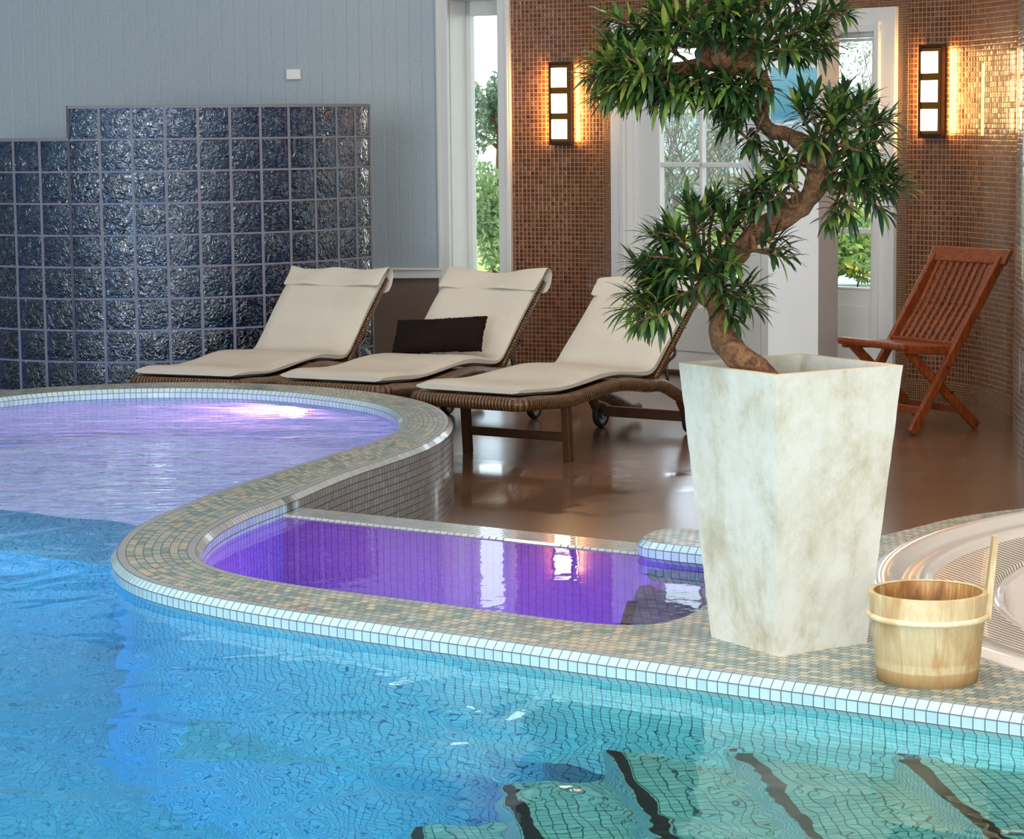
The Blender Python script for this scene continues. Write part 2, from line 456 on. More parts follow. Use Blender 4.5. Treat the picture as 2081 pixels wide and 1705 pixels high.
def mat_fabric(name, col, amt=0.06):
    t = NT(name); v = coords(t, 'Object')
    n1 = t.noise(3, 4, 0.6, v); n2 = t.noise(450, 2, 0.7, v); n3 = t.noise(14, 3, 0.55, v)
    c1 = tuple(c * (1 - amt) for c in col[:3]); c2 = tuple(min(1, c * (1 + amt)) for c in col[:3])
    c = t.ramp(n1.outputs[0], [(0.3, c1), (0.7, c2)])
    c = t.mix(0.3, c, t.ramp(n2.outputs[0], [(0.35, (0.5, 0.48, 0.45)), (0.65, (1, 1, 1))]), 'MULTIPLY')
    nb = t.bump(n2.outputs[0], 0.25, 0.001); nb = t.bump(n3.outputs[0], 0.35, 0.012, nb)
    t.bsdf(c, 0.95, nb, spec=0.15)
    return t.m
M['canvas'] = mat_fabric('cream canvas', S(206, 198, 184))
M['cushion'] = mat_fabric('brown shaggy cushion', S(30, 18, 14), 0.35)

def mat_teak():
    t = NT('oiled teak'); v = coords(t, 'Object', (1, 1, 1))
    n1 = t.noise(9, 4, 0.6, v, 2.0); n2 = t.noise(120, 3, 0.6, coords(t, 'Object', (1, 1, 0.12)))
    c = t.ramp(n1.outputs[0], [(0.25, S(84, 32, 11)), (0.55, S(122, 52, 20)), (0.8, S(152, 74, 30))])
    c = t.mix(0.35, c, t.ramp(n2.outputs[0], [(0.35, S(80, 30, 12)), (0.6, S(174, 94, 42))]))
    t.bsdf(c, 0.38, t.bump(n2.outputs[0], 0.1, 0.001), coat=0.2)
    return t.m
M['teak'] = mat_teak()

def mat_planter():
    t = NT('weathered cream plaster'); v = coords(t, 'Object')
    nA = t.noise(6, 6, 0.7, coords(t, 'Object', (1, 1, 0.7)), 0.0); nB = t.noise(24, 6, 0.7, coords(t, 'Object', (1, 1, 0.8)), 0.2); nC = t.noise(150, 3, 0.7, v)
    c = t.ramp(nA.outputs[0], [(0.30, S(196, 188, 164)), (0.50, S(216, 211, 196)), (0.75, S(224, 220, 210))])
    st = t.ramp(t.math('MULTIPLY', nB.outputs[0], nA.outputs[0]), [(0.10, (1, 1, 1)), (0.20, (0.25, 0.25, 0.25)), (0.3, (0, 0, 0))])
    c = t.mix(t.math('MULTIPLY', st, 0.55), c, S(166, 146, 106))
    h = t.math('ADD', t.math('MULTIPLY', nB.outputs[0], 0.7), t.math('MULTIPLY', nC.outputs[0], 0.25))
    t.bsdf(c, 0.8, t.bump(h, 0.45, 0.008), spec=0.25)
    return t.m
M['planter'] = mat_planter()
M['plrim'] = plain('bare beige rim', S(214, 186, 144), 0.7, 30, 0.08)
M['soil'] = plain('dry moss and soil', S(96, 90, 60), 0.95, 60, 0.4, bump=0.8, bscale=120)

def mat_pine(name='pale pine', a=S(206, 182, 140), b=S(194, 160, 108), d=S(172, 126, 68), stain=False):
    t = NT(name)
    tc = t.n('ShaderNodeTexCoord'); mp = t.n('ShaderNodeMapping'); mp.inputs['Scale'].default_value = (1, 1, 0.10); t.l(tc.outputs['Object'], mp.inputs[0])
    n1 = t.noise(55, 4, 0.6, mp.outputs[0], 1.8); n2 = t.noise(16, 3, 0.55, coords(t, 'Object', (1, 1, 0.4)), 0.5)
    c = t.ramp(n1.outputs[0], [(0.3, b), (0.55, a), (0.8, S(226, 202, 156))])
    c = t.mix(t.ramp(n2.outputs[0], [(0.5, (0, 0, 0)), (0.68, (0.7, 0.7, 0.7))]), c, d)
    if stain:
        so = t.n('ShaderNodeSeparateXYZ'); t.l(tc.outputs['Object'], so.inputs[0])
        zz_ = t.math('ADD', so.outputs[2], t.math('MULTIPLY', n2.outputs[0], 0.012))
        sr_ = t.ramp(t.math('MULTIPLY', zz_, 10.0), [(0.0, (1, 1, 1)), (0.33, (1, 1, 1)), (0.37, (0, 0, 0)), (0.50, (0, 0, 0))])
        sb_ = t.ramp(t.math('MULTIPLY', zz_, 10.0), [(0.50, (0, 0, 0)), (0.54, (0.6, 0.6, 0.6)), (0.85, (0, 0, 0))])
        c = t.mix(t.math('MULTIPLY', sr_, 0.6), c, S(170, 120, 58)); c = t.mix(t.math('MULTIPLY', sb_, t.math('MULTIPLY', n2.outputs[0], 1.1)), c, S(176, 128, 66))
    t.bsdf(c, 0.5, t.bump(n1.outputs[0], 0.12, 0.001))
    return t.m
M['pine'] = mat_pine(stain=True)
M['pinein'] = mat_pine('wet pine inside', S(190, 140, 78), S(160, 106, 50), S(120, 66, 26))
M['hoop'] = mat_pine('pale hoop wood', S(232, 214, 174), S(220, 198, 152), S(206, 172, 118))
M['barkm'] = None
def mat_bark():
    t = NT('knotted bark'); v = coords(t, 'Object')
    n1 = t.noise(22, 5, 0.65, v, 1.6); n2 = t.noise(80, 4, 0.7, v, 0.8)
    c = t.ramp(n1.outputs[0], [(0.28, S(62, 36, 24)), (0.5, S(122, 80, 52)), (0.72, S(172, 124, 80))])
    c = t.mix(0.4, c, t.ramp(n2.outputs[0], [(0.35, S(44, 26, 18)), (0.65, S(168, 120, 82))]))
    h = t.math('ADD', n1.outputs[0], t.math('MULTIPLY', n2.outputs[0], 0.5))
    t.bsdf(c, 0.75, t.bump(h, 0.9, 0.02), spec=0.3)
    return t.m
M['bark'] = mat_bark()
def mat_leaf(name, stops, rough=0.4, trans=0.25):
    t = NT(name)
    at = t.n('ShaderNodeAttribute'); at.attribute_name = 'tone'
    c = t.ramp(at.outputs['Fac'], stops)
    b = t.bsdf(c, rough, link=False, spec=0.5)
    tr = t.n('ShaderNodeBsdfTranslucent'); t.l(c, tr.inputs[0])
    mx = t.n('ShaderNodeMixShader'); mx.inputs[0].default_value = trans; t.l(b.outputs[0], mx.inputs[1]); t.l(tr.outputs[0], mx.inputs[2])
    t.l(mx.outputs[0], t.out.inputs[0]); return t.m
M['leaf'] = mat_leaf('podocarpus leaf', [(0.0, S(18, 38, 20)), (0.42, S(44, 72, 34)), (0.70, S(98, 122, 46)), (1.0, S(168, 160, 66))])
M['leaf_out'] = mat_leaf('bright garden leaf', [(0.0, S(96, 130, 84)), (0.5, S(150, 178, 118)), (1.0, S(206, 220, 170))], 0.6, 0.5)
M['leaf_pine'] = mat_leaf('grey green conifer leaf', [(0.0, S(70, 92, 74)), (0.5, S(116, 140, 112)), (1.0, S(168, 186, 150))], 0.7, 0.4)
M['leaf_bed'] = mat_leaf('flower bed leaf', [(0.0, S(52, 88, 34)), (0.6, S(120, 150, 60)), (0.85, S(190, 190, 80)), (1.0, S(240, 190, 60))], 0.6, 0.3)
M['acrylic'] = plain('cream acrylic', S(236, 218, 204), 0.12, 4, 0.02, coat=0.8)
def mat_ridge():
    t = NT('ribbed cream acrylic'); tc = t.n('ShaderNodeTexCoord')
    mp = t.n('ShaderNodeMapping'); mp.inputs['Rotation'].default_value = (0, 0, R(-24)); t.l(tc.outputs['Object'], mp.inputs[0])
    sp = t.n('ShaderNodeSeparateXYZ'); t.l(mp.outputs[0], sp.inputs[0])
    fr = t.math('FRACT', t.math('DIVIDE', sp.outputs[0], 0.0185))
    d = t.math('ABSOLUTE', t.math('SUBTRACT', fr, 0.5))
    mr = t.n('ShaderNodeMapRange'); mr.inputs[1].default_value = 0.24; mr.inputs[2].default_value = 0.36; t.l(d, mr.inputs[0])
    c = t.mix(mr.outputs[0], S(238, 222, 206), S(150, 122, 98))
    t.bsdf(c, 0.25, t.bump(t.math('SUBTRACT', 1.0, mr.outputs[0]), 0.9, 0.004), coat=0.3)
    return t.m
M['ridge'] = mat_ridge()
M['iron'] = plain('rusted iron plate', S(58, 34, 20), 0.6, 25, 0.5, metal=0.3, bump=0.4)
M['lampglass'] = emis('glowing lamp glass', (1.0, 0.78, 0.46, 1), 9.0)
M['lampback'] = emis('lit amber glass', (0.8, 0.36, 0.08, 1), 0.14)

# ------------------------------------------------------------------ ledge curves (traced level outline of the flat top)
M_px = [(2500, 1507), (2300, 1479), (2081, 1449), (1850, 1417.4), (1600, 1383), (1400, 1355.6), (1250, 1335), (1000, 1300), (850, 1279), (700, 1257.5), (600, 1243), (500, 1227),
        (400, 1207), (350, 1196), (302, 1184), (282.5, 1177), (263, 1166), (249, 1154), (240, 1143.6), (234.6, 1130), (235.4, 1118), (239, 1108), (248, 1094.5),
        (272, 1073), (301, 1056), (368, 1028.5), (440, 999), (508, 977), (560, 959.5), (649, 931), (700, 916), (740, 904.0), (771, 893), (799.7, 879.7), (817.7, 866),
        (821.7, 853.8), (813.7, 841.8), (795.8, 829.9), (750, 817), (690, 808), (588, 796.5), (511.5, 791.7), (415, 788.5), (300, 788.7), (200, 791.3),
        (150, 793.7), (101, 797), (50.5, 801.6), (0, 807), (-80, 818), (-170, 836), (-240, 862)]
D_px = [(1445, 1219.6), (1418, 1243.6), (1386, 1264), (1340, 1275), (1290, 1277.5), (1240, 1273), (1130, 1258), (1000, 1241), (845.7, 1219.8), (687, 1200.5), (600, 1189), (546, 1180),
        (476, 1166.6), (421, 1150), (400, 1138), (392, 1125), (399, 1104), (416, 1085), (440, 1068), (488, 1043.5), (548, 1022), (594, 1004.6), (645, 982), (700, 959.5),
        (760, 939.6), (819.7, 919.6), (869.6, 899.7), (899.5, 879.7), (911.5, 863.8), (911.5, 849.8), (899.5, 833.9), (879.5, 822.9), (839.6, 809.9),
        (795.8, 802), (740, 794.5), (685, 789), (607.7, 783), (492, 778), (396, 776.5), (300, 777.7), (150, 783.5), (57, 789), (0, 794), (-90, 804), (-190, 820), (-280, 845)]
MC = trace(M_px, ZL)
_e = (MC[0] - MC[10]).normalized(); MC = [MC[0] + _e * (0.05 * k) for k in range(46, 0, -1)] + MC
DC = trace(D_px, ZL)
sM, sD = arclen(MC), arclen(DC)
iM0 = nearest_i(MC, W(1160, 1322.6, ZL)); iD0 = nearest_i(DC, W(1290, 1277.5, ZL))
anch = [(iM0, iD0)]
for a, b in (((560, 1237), (640, 1194)), ((302, 1184), (430, 1153)), ((235, 1124), (392, 1123)), ((272, 1073), (420, 1082)), ((368, 1028.5), (480, 1047)),
             ((540, 966), (625, 992)), ((740, 904), (790, 929)), ((821.7, 854), (911.5, 853)), ((750, 817), (800, 803)), ((588, 796.5), (600, 783)), ((396, 788.5), (390, 776.5)), ((150, 793.7), (140, 784))):
    anch.append((nearest_i(MC, W(*a, ZL)), nearest_i(DC, W(*b, ZL))))
anch.append((len(MC) - 1, len(DC) - 1))
pairs = []
for (a0, b0), (a1, b1) in zip(anch[:-1], anch[1:]):
    L = sM[a1] - sM[a0]; n = max(2, int(L / 0.05))
    for k in range(n):
        x = k / n
        pairs.append((sM[a0] + L * x, sD[b0] + (sD[b1] - sD[b0]) * x))
pairs.append((sM[-1], sD[-1]))
pairs = [((a), (b)) for a, b in pairs]
# smooth the pairing
for _ in range(12):
    pairs = [pairs[0]] + [(pairs[i][0], (pairs[i - 1][1] + 2 * pairs[i][1] + pairs[i + 1][1]) / 4) for i in range(1, len(pairs) - 1)] + [pairs[-1]]
bm = bmesh.new(); uvl = bm.loops.layers.uv.verify()
prev = None
VROWS = [i for i in range(0, 10)]
for a, b in pairs:
    pa, pb = at_len(MC, sM, a), at_len(DC, sD, b)
    row = [(bm.verts.new(pa.lerp(pb, k / 9)), (a * 0.55 + b * 0.45 if False else a / T, k)) for k in range(10)]
    if prev:
        for k in range(9):
            q = [prev[k], prev[k + 1], row[k + 1], row[k]]
            f = bm.faces.new([x[0] for x in q])
            for l, x in zip(f.loops, q): l[uvl].uv = x[1]
    prev = row
bm.normal_update()
if sum(f.normal.z for f in bm.faces) < 0:
    for f in bm.faces: f.normal_flip()
pool_edge = empty('pool_ledge', W(300, 1120, 0))
tag(pool_edge, 'S-curved raised pool ledge of sage and beige mosaic with pale blue nosing, between the pools', 'pool ledge', kind='structure')
pool_edge['kind'] = 'structure'
def under(o):
    o.parent = pool_edge; o.matrix_parent_inverse = Matrix.Translation(-pool_edge.location); return o
under(obj('ledge_top', bm, M['ledge']))

# jacuzzi circle on the platform
def fit_circle(p1, p2, p3):
    ax, ay, bx, by, cx, cy = p1.x, p1.y, p2.x, p2.y, p3.x, p3.y
    d = 2 * (ax * (by - cy) + bx * (cy - ay) + cx * (ay - by))
    ux = ((ax * ax + ay * ay) * (by - cy) + (bx * bx + by * by) * (cy - ay) + (cx * cx + cy * cy) * (ay - by)) / d
    uy = ((ax * ax + ay * ay) * (cx - bx) + (bx * bx + by * by) * (ax - cx) + (cx * cx + cy * cy) * (bx - ax)) / d
    return Vector((ux, uy, 0)), math.hypot(ax - ux, ay - uy)
JC, JR = fit_circle(W(1768, 1168, ZL), W(2081, 1047, ZL), W(2040, 1352, ZL))
print('JAC', JC, JR)

# platform polygon
isl_px = [(2300, 1015), (2150, 1025.5), (2081, 1033), (2011, 1041), (1937, 1053), (1875.5, 1068), (1814, 1083), (1777, 1092), (1700, 1092), (1600, 1088), (1500, 1082.5), (1429, 1077.3), (1395, 1073.5), (1364.6, 1072),
          (1339.6, 1075.5), (1320, 1082), (1308, 1089), (1303, 1094.5), (1310, 1099), (1323, 1101), (1357, 1105), (1390.5, 1109), (1433.8, 1113), (1480, 1119), (1515, 1132), (1520, 1150), (1500, 1175), (1475, 1198), (1445, 1219.6)]
IC = trace(isl_px, ZL, 0.03, 3)
ia = nearest_i(DC, W(1445, 1219.6, ZL))
poly = [MC[i] for i in range(iM0, -1, -1)]
a0 = math.radians(-68)
circ = []
for k in range(61):     # tub edge, from the near right round the left side to the far right
    a = R(-70) - R(220) * k / 60
    circ.append(Vector((JC.x + JR * math.cos(a), JC.y + JR * math.sin(a), ZL)))
poly += circ
Istart = [p for p in IC]
poly += Istart
poly += [DC[i] for i in range(1, iD0 + 1)]
e0 = MC[0]; e1 = MC[iM0]; eu = (e0 - e1).normalized(); en = Vector((-eu.y, eu.x, 0))
if (DC[iD0] - e1).dot(en) < 0: en = -en
def platuv(co):
    d = Vector(co) - e1; return (-d.dot(eu) / T + sM[iM0] / T, d.dot(en) / (T * 0.93))
bm = bmesh.new(); ngon(bm, poly, platuv, z=ZL)
under(obj('platform_top', bm, M['plat']))

# nosing + walls
NOSE = [(0, ZL), (0.0179, ZL - 0.0179), (0.0179, ZL - 0.0432), (0.0, ZL - 0.061), (0.0, -1.6)]
def side_of(path, ref_outside):
    i = len(path) // 2; n = normals2(path)[i]
    return 1 if (ref_outside - path[i]).dot(n) > 0 else -1
bm = bmesh.new()
sd = 1 if normals2(MC)[60].dot(Vector((-0.5, -0.8, 0))) > 0 else -1
sweep(bm, MC, NOSE, sd, mats=[0, 0, 0, 1])
under(obj('edge_tiles', bm, [M['nose'], M['poolwall']]))
rim_meet = nearest_i(DC, W(575, 1012, ZL))
bm = bmesh.new()
sdD = -1 if normals2(DC)[nearest_i(DC, W(700, 1202, ZL))].dot(Vector((0.5, 0.8, 0))) < 0 else 1
D1 = DC[:rim_meet + 3]
sweep(bm, D1, [(0, ZL), (0.0179, ZL - 0.0179), (0.0179, -0.75)], sdD, mats=[0, 1])
under(obj('plunge_side_tiles', bm, [M['greybev'], M['poolwall']]))
bm = bmesh.new()
sweep(bm, DC[rim_meet:], [(0, ZL), (0.0179, ZL - 0.0179), (0.0179, -0.75)], sdD, mats=[0, 1])
under(obj('dry_side_tiles', bm, [M['greybev'], M['greywall']]))
# island and platform back edge
ki = nearest_i(IC, W(1303, 1094.5, ZL))
bm = bmesh.new()
sdI = 1 if normals2(IC)[nearest_i(IC, W(1390, 1109, ZL))].dot(Vector((0, -1, 0))) > 0 else -1
k2 = nearest_i(IC, W(1339, 1075.5, ZL))
sweep(bm, IC[k2:], [(0, ZL), (0.0179, ZL - 0.0179), (0.0179, ZL - 0.0432), (0.0, ZL - 0.061), (0.0, -0.75)], sdI, mats=[0, 0, 0, 1])
under(obj('island_edge_tiles', bm, [M['nose'], M['poolwall']]))
bm = bmesh.new()
sweep(bm, IC[:k2 + 1], [(0, ZL), (0.0179, ZL - 0.0179), (0.0179, -0.02)], sdI, mats=[0, 1])
under(obj('platform_back_tiles', bm, [M['greybev'], M['greywall']]))

# plunge pool rim
ZR = ZW + 0.006
r0, r1 = W(560, 1026, ZR), W(1420, 1116, ZR)
rd = (r1 - r0).normalized(); rn = Vector((-rd.y, rd.x, 0))
if rn.y < 0: rn = -rn
RIMW = 0.135
bm = bmesh.new()
path = resample([r0, r1], 0.1)
sidr = 1 if normals2(path)[1].dot(rn) < 0 else -1
sweep(bm, path, [(-0.0, -0.02), (0.0, ZR), (RIMW, ZR), (RIMW + 0.02, ZR - 0.02), (RIMW + 0.02, -0.75)], sidr)
under(obj('overflow_rim', bm, M['greybev']))

# ------------------------------------------------------------------ water
bm = bmesh.new()
# boundary between whirlpool and main basin: from the ledge across to the left
wl = W(330, 1052, ZW); wr = W(-700, 1010, ZW)
mi = nearest_i(MC, W(330, 1045, ZL))
main = [MC[i] for i in range(0, mi + 1)]
bnd = [wl, W(230, 1058, ZW), W(130, 1052, ZW), W(60, 1042, ZW), W(0, 1036, ZW), W(-200, 1022, ZW), wr]
poly = main + bnd[1:] + [Vector((-4.5, 6.9, 0)), Vector((-4.5, 1.2, 0)), Vector((3.6, 1.2, 0)), Vector((3.6, MC[0].y, 0))]
ngon(bm, poly, z=ZW)
wm = obj('pool_water', bm, M['water']); tag(wm, 'turquoise rippled water of the main pool in front', 'pool water', kind='structure')
bm = bmesh.new()
poly = [MC[i] for i in range(mi, len(MC))] + [Vector((-4.5, MC[-1].y, 0)), wr] + bnd[::-1][1:-1]
ngon(bm, poly, z=ZW)
ww = obj('whirlpool_water', bm, M['waterw']); tag(ww, 'churning lilac lit water of the round whirlpool', 'whirlpool water', kind='structure')
bm = bmesh.new()
kf = nearest_i(IC, W(1303, 1094.5, ZL))
poly = DC[:rim_meet + 1][::-1]
poly = [DC[i] for i in range(0, rim_meet + 1)] + [r0 - rn * 0.0, r1] + [IC[i] for i in range(kf, len(IC) - 1)]
ngon(bm, poly, z=ZW)
wp = obj('plunge_water', bm, M['waterp']); tag(wp, 'calm violet water of the small plunge pool', 'plunge pool water', kind='structure')

# basins
def quaduv(co): return (co.x / T, co.y / T)
bm = bmesh.new()
ngon(bm, [Vector((-4.7, 1.0, 0)), Vector((3.7, 1.0, 0)), Vector((3.7, 5.0, 0)), Vector((1.2, 7.0, 0)), Vector((-1.5, 10.5, 0)), Vector((-4.7, 10.5, 0))], quaduv, z=-1.5)
uvl = bm.loops.layers.uv.verify()
def vwall(bm, a, b, z0, z1, pitch=T):
    a = Vector(a); b = Vector(b); L = (b - a).length
    uvl = bm.loops.layers.uv.verify()
    vs = [bm.verts.new((a.x, a.y, z0)), bm.verts.new((b.x, b.y, z0)), bm.verts.new((b.x, b.y, z1)), bm.verts.new((a.x, a.y, z1))]
    f = bm.faces.new(vs)
    for l, q in zip(f.loops, ((0, z0 / pitch), (L / pitch, z0 / pitch), (L / pitch, z1 / pitch), (0, z1 / pitch))): l[uvl].uv = q
vwall(bm, (-4.6, 1.1), (3.7, 1.1), -1.5, ZL); vwall(bm, (3.65, 1.1), (3.65, 3.6), -1.5, ZL); vwall(bm, (-4.6, 1.1), (-4.6, 10.4), -1.5, ZL)
struct('floor_pool', bm, M['poolfloor'])
bm = bmesh.new()
# raised whirlpool basin floor
fl = [Vector((p.x, p.y, 0)) for p in bnd] + [Vector((-4.6, MC[-1].y, 0))] + [MC[i] for i in range(len(MC) - 1, mi - 1, -1)]
ngon(bm, fl, quaduv, z=-0.45)
for a, b in zip(bnd[:-1], bnd[1:]): vwall(bm, a, b, -1.5, -0.45)
struct('floor_whirlpool', bm, M['poolfloor'])
bm = bmesh.new()
ngon(bm, [W(330, 1260, ZL), W(1560, 1290, ZL), W(1600, 1060, ZL), W(560, 1000, ZL)], quaduv, z=-0.75)
struct('floor_plunge', bm, M['poolfloor'])

# stairs down the right side of the main pool
def mat_stripe():
    return tiles('stair tiles', [(0, S(252, 228, 210)), (0.4, S(246, 224, 206)), (0.7, S(226, 216, 204))], S(96, 120, 124), 0.07, 0, 0.4, jitter=0.1)
M['stair'] = mat_stripe(); M['nosing'] = plain('black nosing strip', S(34, 24, 20), 0.5, 20, 0.2)

M['plstep'] = tiles('grey step mosaic', PAL_LEDGE, S(90, 88, 84), 0.07, 0, 0.3, bump=0.3)
M['brownnose'] = plain('dark brown nosing', S(70, 34, 18), 0.4, 20, 0.2)
pst = empty('plunge_steps', W(1400, 1200, ZW - 0.2)); pst['kind'] = 'structure'
for pxs, dep, ns in (([(1327, 1140), (1322, 1166), (1345, 1180), (1400, 1186), (1500, 1197), (1500, 1120), (1340, 1118)], 0.12, (1, 4)),
                 ([(1296, 1222), (1280, 1276), (1300, 1310), (1500, 1310), (1500, 1190), (1310, 1190)], 0.26, (0, 1))):
    P_ = [W(x, y, ZW) + Vector((0, 1, 0)) * (dep * 1.1) - Vector((0, 0, dep)) for x, y in pxs]
    bm = bmesh.new(); ngon(bm, P_, quaduv, z=ZW - dep)
    for a, b in zip(P_, P_[1:] + P_[:1]): vwall(bm, a, b, -0.75, ZW - dep)
    o = obj('step', bm, M['plstep']); o.parent = pst; o.matrix_parent_inverse = Matrix.Translation(-pst.location)
    for k in range(*ns):
        bm = bmesh.new(); bar(bm, P_[k] + Vector((0, 0, 0.003)), P_[k + 1] + Vector((0, 0, 0.003)), 0.028, 0.006)
        o = obj('nosing', bm, M['brownnose']); o.parent = pst; o.matrix_parent_inverse = Matrix.Translation(-pst.location)

# ------------------------------------------------------------------ floor of the lounge
kb = nearest_i(DC, W(600, 1000, ZL))
back = [Vector((6.0, 3.0, 0)), Vector((6.0, 17.5, 0)), Vector((-6.5, 17.5, 0)), Vector((-6.5, DC[-1].y, 0))]
poly = [Vector((p.x, p.y, 0)) for p in ([r0 + rd * 0.05, W(1335, 1107, ZR)] + IC[:k2 + 1][::-1])] + back + [DC[i] for i in range(len(DC) - 1, kb, -1)]
bm = bmesh.new(); ngon(bm, poly, quaduv, z=0.0)
struct('floor', bm, M['floor'])
bm = bmesh.new(); add_box(bm, (0, -3.6, -0.05), (16, 9.4, 0.1))
struct('floor_behind', bm, M['floor'])
for o_ in (bpy.data.objects['floor_behind'],): o_.name = 'floor_near'

# ------------------------------------------------------------------ walls
ZC = 3.9
def wall(bm, path, z0, z1, thick=0.16, pitch=1.0, s0=0.0, mi=0, out=None, sub=None):
    """extrude a plan polyline into a thick wall; uv = (length, height)/pitch"""
    uvl = bm.loops.layers.uv.verify()
    nr = normals2(path); s = arclen(path)
    if nr[0].y < 0 and nr[len(nr) // 2].y < 0.2: nr = [-n for n in nr]
    if out is not None:
        k_ = int(len(nr) * 0.7)
        nr = normals2(path)
        if nr[k_].dot(out) < 0: nr = [-n for n in nr]
    F = [(bm.verts.new((p.x, p.y, z0)), bm.verts.new((p.x, p.y, z1))) for p in path]
    B = [(bm.verts.new((p.x + n.x * thick, p.y + n.y * thick, z0)), bm.verts.new((p.x + n.x * thick, p.y + n.y * thick, z1))) for p, n in zip(path, nr)]
    def face(vs, uv):
        f = bm.faces.new(vs); f.material_index = mi
        for l, q in zip(f.loops, uv): l[uvl].uv = (q[0] / pitch, q[1] / pitch)
    for i in range(len(path) - 1):
        a, b = s0 + s[i], s0 + s[i + 1]
        uv = ((a, z0), (b, z0), (b, z1), (a, z1))
        face((F[i][0], F[i + 1][0], F[i + 1][1], F[i][1]), uv)
        face((B[i + 1][0], B[i][0], B[i][1], B[i + 1][1]), (uv[1], uv[0], uv[3], uv[2]))
        face((F[i][1], F[i + 1][1], B[i + 1][1], B[i][1]), ((a, 0), (b, 0), (b, thick), (a, thick)))
        face((F[i + 1][0], F[i][0], B[i][0], B[i + 1][0]), ((b, 0), (a, 0), (a, thick), (b, thick)))
    face((F[0][0], F[0][1], B[0][1], B[0][0]), ((0, z0), (0, z1), (thick, z1), (thick, z0)))
    n = len(path) - 1
    face((F[n][1], F[n][0], B[n][0], B[n][1]), ((0, z1), (0, z0), (thick, z0), (thick, z1)))
    return s[-1]
TM = 0.0262
pB0, pW0, pW1, pD0, pD1 = W(-1130, 738), W(900, 734), W(1042, 739.7), W(1250, 749.3), W(1820, 805)
for n_, p_ in (('B0', pB0), ('W0', pW0), ('W1', pW1), ('D0', pD0), ('D1', pD1)): print(n_, p_)
# beadboard wall + wainscot
ZCR = 0.52
bm = bmesh.new()
wall(bm, [pB0, pW0], ZCR, ZC, 0.2)
wall_b = struct('wall_left', bm, M['bead'])
bm = bmesh.new(); wall(bm, [pB0, pW0], 0, ZCR, 0.2); struct('wall_wainscot', bm, M['brownwall'])
bpy.data.objects['wall_wainscot'].name = 'wall_lower'
ub = (pW0 - pB0).normalized(); nb = Vector((ub.y, -ub.x, 0))
bm = bmesh.new()
c = (pB0 + pW0) / 2
rotb = Matrix((ub, -nb, Vector((0, 0, 1)))).transposed()
add_box(bm, c + nb * 0.012 + Vector((0, 0, ZCR + 0.03)), ((pW0 - pB0).length, 0.05, 0.062), rotb, 0.006)
add_box(bm, c + nb * 0.022 + Vector((0, 0, ZCR + 0.058)), ((pW0 - pB0).length, 0.07, 0.012), rotb, 0.003)
struct('trim_1', bm, M['white'])
# window section: casing + reveal + pane; wall above and below
uw = (pW1 - pW0).normalized(); nw = Vector((uw.y, -uw.x, 0)); LW = (pW1 - pW0).length
rotw = Matrix((uw, -nw, Vector((0, 0, 1)))).transposed()
def WP(a, d, z): return pW0 + uw * a + nw * d + Vector((0, 0, z))      # along, towards the room, up
ztop = CAMZ + 0.66
zt_c = CAMZ + 0.80
bm = bmesh.new(); wall(bm, [pW0, pW1], zt_c - 0.02, ZC, 0.2); wall(bm, [pW0, pW1], 0, 0.17, 0.2)
struct('wall_window', bm, M['white']); bpy.data.objects['wall_window'].name = 'wall_back'
win = empty('window_1', pW0); win['kind'] = 'structure'
def wpart(name, bm, m):
    o = obj(name, bm, m); o.parent = win; o.matrix_parent_inverse = Matrix.Translation(-win.location); return o
def boxw(bm, a0, a1, d0, d1, z0, z1, bev=0.003):
    add_box(bm, WP((a0 + a1) / 2, (d0 + d1) / 2, (z0 + z1) / 2), (abs(a1 - a0), abs(d1 - d0), abs(z1 - z0)), rotw, bev)
bm = bmesh.new()
cw = 0.072
boxw(bm, -0.01, cw, -0.02, 0.025, 0.15, zt_c + 0.06); boxw(bm, LW - cw, LW + 0.01, -0.02, 0.025, 0.15, zt_c + 0.06)
boxw(bm, -0.01, LW + 0.01, -0.02, 0.027, zt_c - 0.04, zt_c + 0.06)
boxw(bm, 0.0, 0.02, 0.02, 0.035, 0.15, zt_c + 0.06); boxw(bm, LW - 0.02, LW, 0.02, 0.035, 0.15, zt_c + 0.06)
wpart('window_casing', bm, M['white2'])
bm = bmesh.new()       # reveal lining
dp = 0.24
boxw(bm, cw - 0.012, cw, -dp, 0, 0.17, zt_c); boxw(bm, LW - cw, LW - cw + 0.012, -dp, 0, 0.17, zt_c)
boxw(bm, cw, LW - cw, -dp, 0, zt_c - 0.05, zt_c - 0.03); boxw(bm, cw, LW - cw, -dp, 0.04, 0.15, 0.18)
wpart('window_reveal', bm, M['white2'])
bm = bmesh.new()
fw = 0.035
boxw(bm, cw, cw + fw, -dp - 0.03, -dp + 0.02, 0.18, zt_c); boxw(bm, LW - cw - 0.008, LW - cw + 0.02, -dp - 0.03, -dp + 0.02, 0.18, zt_c)
boxw(bm, cw, LW - cw, -dp - 0.03, -dp + 0.02, ztop, zt_c); boxw(bm, cw, LW - cw, -dp - 0.03, -dp + 0.02, 0.17, 0.215)
wpart('window_frame', bm, M['white2'])
bm = bmesh.new(); boxw(bm, cw + fw, LW - cw, -dp - 0.008, -dp - 0.002, 0.21, ztop, 0)
wpart('window_pane', bm, M['pane'])

# left mosaic section (gently convex)
lm = catmull([pW1, W(1110, 741.8), W(1185, 744.5), pD0], 8)
bm = bmesh.new()
Lm = wall(bm, lm, 0.0, ZC, 0.2, TM)
wl_ = struct('wall_mosaic', bm, [M['copper'], M['copper_s']]); wl_.name = 'wall_middle'
def small_band(o, s_lo=None, s_hi=None, z_lo=None, cut=None):
    me = o.data; b = bmesh.new(); b.from_mesh(me); uvl = b.loops.layers.uv.verify()
    # cut along uv lines by bisecting with planes where needed
    b.to_mesh(me); b.free()
